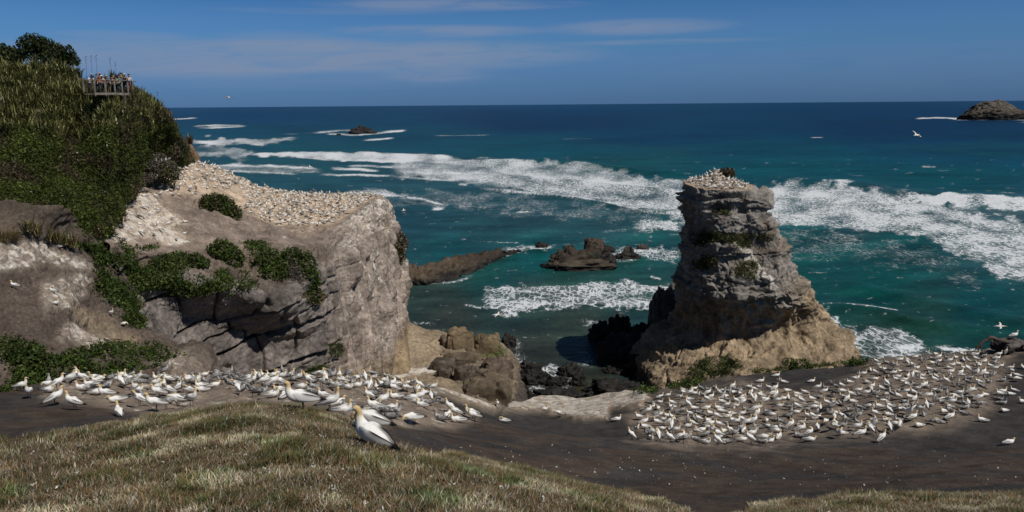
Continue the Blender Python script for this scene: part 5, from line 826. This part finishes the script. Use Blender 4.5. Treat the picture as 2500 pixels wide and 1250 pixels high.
def crowd(poly, n, zone, trees, gap, left, juv=.22, tries=40000, ymin=0):
    p_ = np.array(poly, float); lo, hi = p_.min(0), p_.max(0); pts = [a[3] for a in ALL] + BIGP; cnt = 0; rs_ = np.random.default_rng(len(ALL))
    for _ in range(tries):
        if cnt >= n: break
        x, y = lo + rs_.random(2) * (hi - lo)
        if not poly_in(np.array([x]), np.array([y]), poly)[0]: continue
        h_ = cast(x, y, trees)
        if h_ is None or h_[0].y < ymin: continue
        q = np.array(h_[0]); A_ = np.array(pts); g = gap * (.8 + .8 * rs_.random())
        if (np.hypot(A_[:, 0] - q[0], A_[:, 1] - q[1]) < g).any(): continue
        if any(abs(q - b)[0] < .9 and abs(q[1] - b[1]) < .9 for b in BIGP): continue
        pts.append(q); cnt += 1; yw = random.choice(['L'] * 5 + ['R'] * 3 + ['LA', 'RA', 'LT', 'RT', 'A', 'T']) if rs_.random() < left else random.choice(['R'] * 5 + ['L'] * 3 + ['RA', 'LA', 'RT', 'LT', 'A', 'T'])
        ALL.append([1 / q[1], random.choice(PW), rs_.random() < juv, q, YAW[yw] + random.uniform(-.4, .4), random.uniform(.72, .82) * (1.1 if zone == 'L' else 1), x, y, zone, None])
crowd([(95, 955), (150, 928), (400, 912), (560, 910), (850, 915), (1000, 935), (1060, 955), (1100, 985), (1165, 1028), (1110, 1040), (1000, 1032), (960, 1030), (880, 1005), (800, 1000), (700, 975), (560, 975), (480, 988), (400, 1003), (320, 1000), (240, 985), (180, 965)], 90, 'L', TG, .46, .7, .30, ymin=22)
crowd([(150, 935), (200, 922), (400, 914), (560, 911), (850, 916), (1000, 934), (1080, 965), (1000, 965), (850, 950), (560, 945), (300, 955)], 95, 'L', TG, .44, .7, .30, ymin=30)
crowd([(1545, 1065), (1560, 1005), (1600, 975), (1680, 950), (1800, 945), (1900, 950), (1960, 965), (1960, 1075), (1850, 1085), (1650, 1085)], 190, 'R', TG, .52, .5, .34)
crowd([(1960, 1075), (1960, 960), (2060, 940), (2110, 905), (2160, 880), (2260, 868), (2420, 860), (2455, 880), (2425, 930), (2395, 995), (2300, 1038), (2150, 1060), (2050, 1070)], 262, 'R', TG, .52, .5, .34)
crowd([(2290, 1060), (2400, 1000), (2450, 890), (2500, 900), (2495, 980), (2440, 1020)], 14, 'R', TG, 1.1, .5, .3)
# far colonies: plateau, whitened slope by the hill, top of the stack
def crowd_mesh(Vg, mask, n, gap, zone, rs_):
    ids = rs_.permutation(np.nonzero(mask.ravel())[0]); W = Vg.reshape(-1, 3); kept = []; grid = {}
    for i in ids:
        if len(kept) >= n: break
        q = W[i]; k = (int(q[0] // gap), int(q[1] // gap)); g = gap * (.75 + .5 * rs_.random())
        if any(np.hypot(q[0] - o[0], q[1] - o[1]) < g for a in (-1, 0, 1) for b in (-1, 0, 1) for o in grid.get((k[0] + a, k[1] + b), [])): continue
        grid.setdefault(k, []).append(q); kept.append(q); x, y = proj(q[None])
        ALL.append([1 / q[1], random.choice(PW), rs_.random() < .2, q, random.uniform(-3.2, 3.2), random.uniform(.74, .84), x[0], y[0], zone, None])
vis = (hpx > 250) & (hpx < 940) & (HTOP[2] > .9); bush = (hpx > 480) & (hpx < 600) & (hpy > 462) & (hpy < 560)
crowd_mesh(HV, (HTOP[0] > .55) & vis & ~bush, 860, .80, 'P', np.random.default_rng(3)); crowd_mesh(HV, (HTOP[1] > .6) & vis & ~bush, 34, 1.3, 'P', np.random.default_rng(4))
capz = np.zeros(TV.shape[:2], bool); capz[nb_ + 3:nb_ + 44] = True; crowd_mesh(TV, capz & ~((np.abs(TV[..., 0] - P(1774, 420, 124.5)[0]) < 1.1) & (np.abs(TV[..., 1] - 124.5) < 1.2)), 250, .68, 'S', np.random.default_rng(5))
# --- nearest 289 as individuals, the rest as one mass
FLY = [(557, 238, 105, 2.9, .15, .12, 'gannet gliding low above the horizon at left'), (2237, 330, 92, .35, .5, .25, 'gannet banking over the deep sea below the island'), (1212, 769, 66, math.pi + 2.9, .05, .1, 'gannet gliding over the shallows between headland and stack'), (985, 514, 150, .2, .2, .3, 'small gannet flying just beyond the end of the headland'), (2440, 797, 62, -.5, .15, .12, 'gannet flying in above the driftwood at right'), (757, 408, 190, .6, .4, .4, 'tiny gannet flying over the breakers behind the plateau')]
ALL.sort(key=lambda a: (-(a[9] is not None), -a[0])); NI = 300 - len(BIG) - len(FLY) - 1; IND, REST = ALL[:NI], ALL[NI:]
PN = {'stand': 'standing upright', 'alert': 'standing', 'turn': 'looking sideways', 'sit': 'sitting', 'sitturn': 'sitting head turned', 'situp': 'sitting', 'low': 'crouching', 'preen': 'preening', 'sleep': 'dozing', 'bend': 'stooping', 'sky': 'pointing skyward'}
def zone_l(a):
    x, y = a[6], a[7]
    if a[8] == 'L': return ('left tip' if x < 160 else 'left third' if x < 330 else 'part left of crest' if x < 520 else 'part behind crest' if x < 690 else 'part right of crest' if x < 860 else 'right third' if x < 1010 else 'right tip') + ' of left colony' + (' back' if y < 945 else ' front' if y > 985 else ' middle')
    return ('left end' if x < 1640 else 'left quarter' if x < 1760 else 'left middle' if x < 1880 else 'centre' if x < 2000 else 'right middle' if x < 2130 else 'right quarter' if x < 2280 else 'right end') + ' of right colony' + (' back' if y < 975 else ' front' if y > 1040 else ' middle')
def dir_l(yw):
    c, s = math.cos(yw), math.sin(yw); return 'right' if c > .5 else 'left' if c < -.5 else 'away' if s > 0 else 'forward'
grp = {}
for a in IND:
    if a[9] is None: a.append(f"{'grey young' if a[2] else 'white'} gannet {PN[a[1]]} facing {dir_l(a[4])}, {zone_l(a)}"); grp.setdefault(a[10], []).append(a)
OR = ['leftmost', 'second from left', 'third from left', 'fourth from left', 'fifth from left', 'sixth from left', 'seventh from left', 'eighth from left']
for k, v in grp.items():
    v.sort(key=lambda a: a[6])
    for i, a in enumerate(v): a[9] = k if len(v) == 1 else f"{OR[i] if not (i == len(v) - 1 and len(v) > 1) else 'rightmost'} {k}"
for a in IND:
    near = a[3][1] < 46 or a[8] == 'L'; place_bird(a[1], a[2], 1, a[3] - np.array([0, 0, .015]), a[4], a[5], a[9], {'L': 'gannets of the left colony', 'R': 'gannets of the right colony'}.get(a[8], 'gannets apart from the colonies'), near)
Vs, Qs, Ts, Cs, off = [], [], [], [], 0
for a in REST:
    V_, (Q_, T_), c_ = bird_data(a[1], a[2], 2)['body']; c, s = math.cos(a[4]), math.sin(a[4]); W = V_ * a[5]; W = np.stack([W[:, 0] * c - W[:, 1] * s, W[:, 0] * s + W[:, 1] * c, W[:, 2]], 1) + a[3] - np.array([0, 0, .02])
    Vs.append(W); Qs.append(Q_ + off); Ts.append(T_ + off); Cs.append(c_); off += len(W)
link('gannet_crowd', mesh_np('gannet_crowd', np.concatenate(Vs), [np.concatenate(Qs), np.concatenate(Ts)], M_BIRD, True, {'tint': np.concatenate(Cs)}), None, 'mass of distant nesting gannets on the plateau, the stack and the back rows', 'gannets', kind='stuff')
# --- birds in flight, and one in the right colony with raised wings
def fly_wing(side, dih, n=22):
    s_ = np.linspace(0, 1, n); sp_ = .06 + .86 * s_; swp = .10 + .10 * np.sin(s_ * 3.14 * .8) - .30 * s_ ** 2.2; ch = .20 * (1 - .72 * s_ ** 1.5) + .01; z = dih * s_ * (1.3 - .75 * s_) + .02
    f = np.linspace(0, 1, 7); pr_ = .022 * np.sin(np.pi * f ** .6) * 1; X_ = swp[:, None] - ch[:, None] * f[None]; Z_ = z[:, None] + pr_[None] * (1 - .7 * s_[:, None]); Yw = side * sp_[:, None] + 0 * X_
    top = np.stack([X_, Yw, Z_ + .004], -1); bot = np.stack([X_, Yw, Z_ - .008 - .006 * np.sin(np.pi * f)[None]], -1); dk = np.maximum(ss(.66, .74, s_)[:, None] + 0 * X_, ss(.62, .72, f)[None] * ss(.12, .2, s_)[:, None]); cl = lerp(np.broadcast_to(WHT, X_.shape + (3,)), np.array(BLK), dk)
    V = np.concatenate([top, bot[:, ::-1]], 1); c_ = np.concatenate([cl, cl[:, ::-1]], 1); return V.reshape(-1, 3), gfaces(n, 14, True), c_.reshape(-1, 3)
FS = [(-.46, 0, 0), (-.33, 0, .005), (-.20, 0, .01), (0, 0, .015), (.14, 0, .02), (.26, 0, .025), (.33, 0, .03), (.37, 0, .032), (.41, 0, .034), (.45, 0, .03), (.475, 0, .026), (.57, 0, .015)]
FR = [(.05, .006), (.05, .03), (.075, .07), (.092, .092), (.085, .088), (.062, .064), (.048, .048), (.042, .043), (.040, .042), (.030, .032), (.018, .019), (.004, .004)]
for px, py, d, yw, roll, dih, lb in FLY:
    v, f, e_, cl, *_ = sweep(FS, FR, BC, 12, 40); o = link('flying_gannet', mesh_np('flying_gannet', v, [f, e_], M_BIRD, True, {'tint': cl}), None, lb, 'gannet', 'gannets in flight'); o.location = Vector(P(px, py, d)); o.rotation_euler = (roll, -.1, yw)
    for s in (1, -1): w_ = fly_wing(s, dih); link('wing', mesh_np('wing', w_[0], w_[1], M_BIRD, True, {'tint': w_[2]}), o)
h_ = cast(2215, 1020, TG); D_ = bird_data('sky', False, 1); o = link('gannet', D_['body'], None, 'gannet raising both wings and beak in the right colony', 'gannet', 'gannets of the right colony'); o.location = h_[0]; o.rotation_euler = (0, 0, -1.3)
for s in (1, -1):
    w_ = fly_wing(s, .55); V = w_[0] * .72; V = np.stack([V[:, 0] * .6 + .02, V[:, 1], V[:, 2] + .46 - V[:, 0] * .3], 1); link('wing', mesh_np('wing', V, w_[1], M_BIRD, True, {'tint': w_[2]}), o)
# ================================================================= VIEWING PLATFORM AND PEOPLE
M_WOOD = plain('weathered_wood', (.21, .185, .155), .85, .3, 4, bump=.3); M_WOODD = plain('deck_wood', (.12, .10, .08), .9, .3, 4)
def beam(a, b, w_, h_):
    a, b = np.array(a, float), np.array(b, float); d = b - a; d /= np.linalg.norm(d); r_ = np.array([0, 0, 1.]) if abs(d[2]) < .9 else np.array([0, 1., 0]); s = np.cross(d, r_); s /= np.linalg.norm(s); u = np.cross(s, d); k = [(-1, -1), (1, -1), (1, 1), (-1, 1)]; c = .18
    ring = [(-1, -1 + c), (-1 + c, -1), (1 - c, -1), (1, -1 + c), (1, 1 - c), (1 - c, 1), (-1 + c, 1), (-1, 1 - c)]
    V = [p_ + s * x * w_ / 2 + u * y * h_ / 2 for p_ in (a, b) for x, y in ring]; n = 8; Q = [[i, (i + 1) % n, n + (i + 1) % n, n + i] for i in range(n)] + [[0, 7, 6, 5], [0, 5, 4, 1], [1, 4, 3, 2]] + [[8 + x for x in f[::-1]] for f in ([0, 7, 6, 5], [0, 5, 4, 1], [1, 4, 3, 2])]
    return np.array(V), np.array(Q)
PX = [(204, 72.0), (231, 72.1), (257, 72.5), (280, 73.1), (298, 73.9), (312, 74.9), (320, 76.2)]
zd = P(262, 227.5, 72.6)[2]; zt = P(262, 195, 72.6)[2]; ft = [np.array([*P(x, 212, d)[:2], 0]) for x, d in PX]; org = ft[2] + np.array([0, 0, zd])
pf = bpy.data.objects.new('viewing_platform', None); COL.objects.link(pf); pf.location = Vector(org); pf['label'] = 'weathered wooden lookout platform crowded with people on the hill'; pf['category'] = 'platform'
L_ = lambda p, z: np.array([p[0], p[1], z]) - org
bk_ = [ft[0] + np.array([.3, 3.2, 0]), ft[3] + np.array([.2, 3.0, 0]), ft[6] + np.array([-.3, 1.6, 0])]
dv = np.array([L_(p, zd - .02) for p in ft] + [L_(p, zd - .02) for p in bk_[::-1]]); n = len(dv); dv = np.concatenate([dv, dv - np.array([0, 0, .12])])
bmf = [list(range(n)), list(range(2 * n - 1, n - 1, -1))] + [[i, n + i, n + (i + 1) % n, (i + 1) % n] for i in range(n)]
me = bpy.data.meshes.new('deck'); me.from_pydata(dv.tolist(), [], bmf); me.materials.append(M_WOODD); link('deck', me, pf)
for i, p in enumerate(ft):
    link('post', mesh_np('post', *beam(L_(p, zd - (.25 if i else -.1)), L_(p, zt - .05), .11, .11), M_WOOD, False), pf)
link('top_rail', mesh_np('top_rail', *join([beam(L_(a, zt), L_(b, zt), .16, .075) for a, b in zip(ft[:-1], ft[1:])]), M_WOOD, False), pf)
link('edge_beam', mesh_np('edge_beam', *join([beam(L_(a + np.array([0, -.07, 0]), zd - .06), L_(b + np.array([0, -.07, 0]), zd - .06), .05, .20) for a, b in zip(ft[1:-1], ft[2:])]), M_WOOD, False), pf)
link('back_rail', mesh_np('back_rail', *join([beam(L_(bk_[0], zd + 1.15), L_(bk_[1], zd + 1.15), .12, .07), beam(L_(bk_[1], zd + 1.15), L_(bk_[2], zd + 1.15), .12, .07)] + [beam(L_(bk_[0] * (1 - f) + bk_[1] * f, zd), L_(bk_[0] * (1 - f) + bk_[1] * f, zd + 1.12), .09, .09) for f in (0, .33, .66, 1)] + [beam(L_(bk_[0], zd + z), L_(bk_[0] * .4 + bk_[1] * .6, zd + z), .04, .10) for z in (.2, .45, .7)]), M_WOOD, False), pf)
for i in (2, 4, 6): link('support', mesh_np('support', *beam(L_(ft[i] + np.array([0, .3, 0]), zd - .15), L_(ft[i] + np.array([0, .3, 0]), zd - 1.3), .16, .16), M_WOODD, False), pf)
M_CLOTH = attrmat('cloth_and_skin', rough=.8, var=.12, sc=6)
SKIN = (.42, .25, .17)
def person(px, d, ht, face, lean, shirt, legs, label, hat=None, hair=(.03, .022, .018), arms='rail', sleeve=True):
    """one continuous skinned figure; hair, hat are its children. face = yaw the body looks to"""
    fx = P(px, 212, d); k = ht / 1.72; hip = .90; ln = lean
    J = {}; add_ = lambda n, x, y, z, r_, par, z_='': J.setdefault(n, (np.array([x, y, z]) * k, r_ * k, par))
    f = lambda z: ln * (z - hip)                       # forward shift of the trunk when leaning
    add_('pel', 0, 0, hip, .135, None); add_('wst', 0, f(1.06), 1.06 - .04 * ln, .125, 'pel'); add_('chs', 0, f(1.28), 1.28 - .12 * ln, .145, 'wst'); add_('shd', 0, f(1.42), 1.41 - .18 * ln, .10, 'chs'); add_('nek', 0, f(1.49) + .01, 1.49 - .2 * ln, .055, 'shd'); add_('hd1', 0, f(1.56) + .03, 1.57 - .2 * ln, .085, 'nek'); add_('hd2', 0, f(1.62) + .045, 1.655 - .2 * ln, .095, 'hd1')
    for s, n in ((-1, 'l'), (1, 'r')):
        add_('hip' + n, s * .09, 0, hip - .05, .10, 'pel'); add_('kne' + n, s * .10, .03, .48, .062, 'hip' + n); add_('ank' + n, s * .11, 0, .08, .042, 'kne' + n); add_('toe' + n, s * .12, .15, .035, .034, 'ank' + n)
        sy, sz = f(1.40), 1.39 - .17 * ln; add_('sho' + n, s * .185, sy, sz, .062, 'shd')
        if arms == 'rail': el, ha = (s * .26, sy + .16, sz - .22), (s * .17, sy + .40, max(sz - .30, 1.05 if k > .97 else 1.0))
        elif arms == 'camera': el, ha = (s * .25, sy + .14, sz - .20), (s * .06, sy + .24, sz + .12)
        else: el, ha = (s * .24, sy - .01, sz - .28), (s * .25, sy + .08, sz - .54)
        add_('elb' + n, *el, .046, 'sho' + n); add_('wri' + n, *ha, .032, 'elb' + n); add_('fin' + n, ha[0] * .9, ha[1] + .09, ha[2] - .02, .022, 'wri' + n)
    names = list(J); V = [J[n][0] for n in names]; E = [(names.index(J[n][2]), i) for i, n in enumerate(names) if J[n][2]]
    me = bpy.data.meshes.new('person'); me.from_pydata([tuple(v) for v in V], E, []); o = bpy.data.objects.new('tmp', me); COL.objects.link(o); m_ = o.modifiers.new('s', 'SKIN'); m_.use_smooth_shade = True; o.modifiers.new('u', 'SUBSURF').levels = 2
    for i, n in enumerate(names): sv = me.skin_vertices[0].data[i]; sv.radius = (J[n][1], J[n][1] * (.8 if n in ('chs', 'wst', 'pel') else 1)); sv.use_root = (n == 'pel')
    bpy.context.view_layer.update(); dg = bpy.context.evaluated_depsgraph_get(); m2 = bpy.data.meshes.new_from_object(o.evaluated_get(dg)); bpy.data.objects.remove(o)
    W = np.array([v.co for v in m2.vertices]); S_ = np.array([(J[a][0] + J[b][0]) / 2 for a, b in [(names[e[0]], names[e[1]]) for e in E]]); zone = [names[e[1]] for e in E]; pt = np.concatenate([np.array(V), S_]); zn = names + zone; near = np.argmin(((W[:, None] - pt[None]) ** 2).sum(-1), 1)
    def colr(n):
        if n[:3] in ('hd1', 'hd2', 'nek', 'fin', 'wri'): return SKIN
        if n[:3] == 'elb': return shirt if sleeve else SKIN
        if n[:3] in ('kne', 'ank', 'hip', 'pel'): return legs
        if n[:3] == 'toe': return (.05, .045, .04)
        return shirt
    cl = np.array([colr(zn[i]) for i in near]); F_ = [list(p.vertices) for p in m2.polygons]; bpy.data.meshes.remove(m2)
    mm = bpy.data.meshes.new('person'); mm.from_pydata(W.tolist(), [], F_); mm.polygons.foreach_set('use_smooth', np.ones(len(F_), bool)); a = mm.color_attributes.new('tint', 'FLOAT_COLOR', 'POINT'); a.data.foreach_set('color', np.concatenate([cl, np.ones((len(cl), 1))], 1).astype(np.float32).ravel()); mm.materials.append(M_CLOTH)
    b = link('person', mm, None, label, 'person', 'people on the lookout platform'); b.location = Vector((fx[0], fx[1], zd)); b.rotation_euler = (0, 0, face - math.pi / 2); hd = J['hd2'][0]
    cap = lambda nm, s, off, c, zc=-.2: link(nm, (lambda q: mesh_np(nm, q[0] * np.array([1, 1, 1.0]) + hd + np.array(off) * k, q[1], plain(nm + '_cloth', c, .9, .15)))(blob((0, 0, 0), s, boxy=2.1, amp=.03, nu=22, nv=14)[:2]), b)
    cap('hair', (.100 * k, .100 * k, .080 * k), (0, -.034, .045), hair)
    if hat:
        q = blob((0, 0, 0), (.105, .115, .085), boxy=2.2, amp=.02, nu=22, nv=14); br_ = blob((0, 0, 0), (.19, .20, .016), boxy=2.0, amp=.02, nu=26, nv=8) if hat[1] == 'brim' else blob((0, .12, 0), (.085, .11, .014), boxy=2.0, amp=.02, nu=20, nv=8)
        v = np.concatenate([q[0] + [0, -.01, .06], br_[0] + ([0, 0, .05] if hat[1] == 'brim' else [0, .13, .05])]) * k + hd; f_ = np.concatenate([q[1], br_[1] + len(q[0])]); link('hat', mesh_np('hat', v, f_, plain('hat_cloth', hat[0], .9, .15)), b)
    # face: eyes and nose
    fc = [blob((0, 0, 0), (.012, .01, .01), boxy=2, amp=0, nu=8, nv=6)[0] + hd + np.array([s * .035, .088, -.01]) * k for s in (-1, 1)]; fq = blob((0, 0, 0), (.01, .01, .01), boxy=2, amp=0, nu=8, nv=6)[1]; link('eyes', mesh_np('eyes', np.concatenate(fc), np.concatenate([fq, fq + len(fc[0])]), M_EYE), b)
    return b
DN = -math.pi / 2
person(219, 72.75, 1.74, -.55, .55, (.62, .63, .66), (.03, .03, .04), 'person in a white shirt and grey hat leaning far over the left rail', ((.30, .31, .27), 'brim'))
person(247, 73.6, 1.74, DN, .05, (.45, .12, .07), (.05, .05, .06), 'person in an orange-red hat standing behind the leaning row', ((.55, .16, .08), 'brim'), arms='down')
person(254.5, 72.95, 1.58, DN, .45, (.62, .58, .54), (.04, .045, .06), 'person in a white hat and pale top leaning on the middle of the rail', ((.62, .58, .52), 'brim'), sleeve=False)
person(266, 73.2, 1.58, DN, .40, (.035, .05, .16), (.16, .12, .08), 'person in a navy shirt and striped cap leaning on the rail', ((.38, .33, .20), 'cap'), sleeve=False)
person(279, 74.1, 1.70, DN, .0, (.03, .03, .035), (.03, .03, .035), 'dark-haired person in black standing behind the rail', arms='down')
person(276, 73.5, 1.52, -1.3, .45, (.42, .22, .20), (.02, .03, .035), 'person in a pink top resting both arms on the rail', sleeve=False)
person(287.5, 73.95, 1.52, -1.45, .50, (.55, .55, .25), (.02, .05, .07), 'person in a pale yellow top leaning forward on the rail')
person(299, 75.0, 1.80, DN, .05, (.02, .04, .045), (.02, .02, .03), 'tall person in dark clothes, dark hair, third from the right end', arms='camera')
person(307, 74.9, 1.74, -1.2, .15, (.05, .03, .03), (.03, .03, .04), 'person in a white cap and dark shirt holding up a camera', ((.62, .60, .58), 'cap'), arms='camera')
person(316, 76.0, 1.74, -.9, .12, (.62, .60, .60), (.25, .06, .05), 'dark-haired person in a white shirt at the right corner of the platform', arms='rail', sleeve=False)
person(239, 73.9, 1.66, DN, .05, (.20, .21, .22), (.06, .07, .10), 'person in a grey top standing well back behind the orange-hatted one', arms='down')
person(293, 74.6, 1.62, DN, .10, (.05, .22, .26), (.04, .05, .06), 'person in a teal top between the yellow top and the tall dark figure', arms='rail')
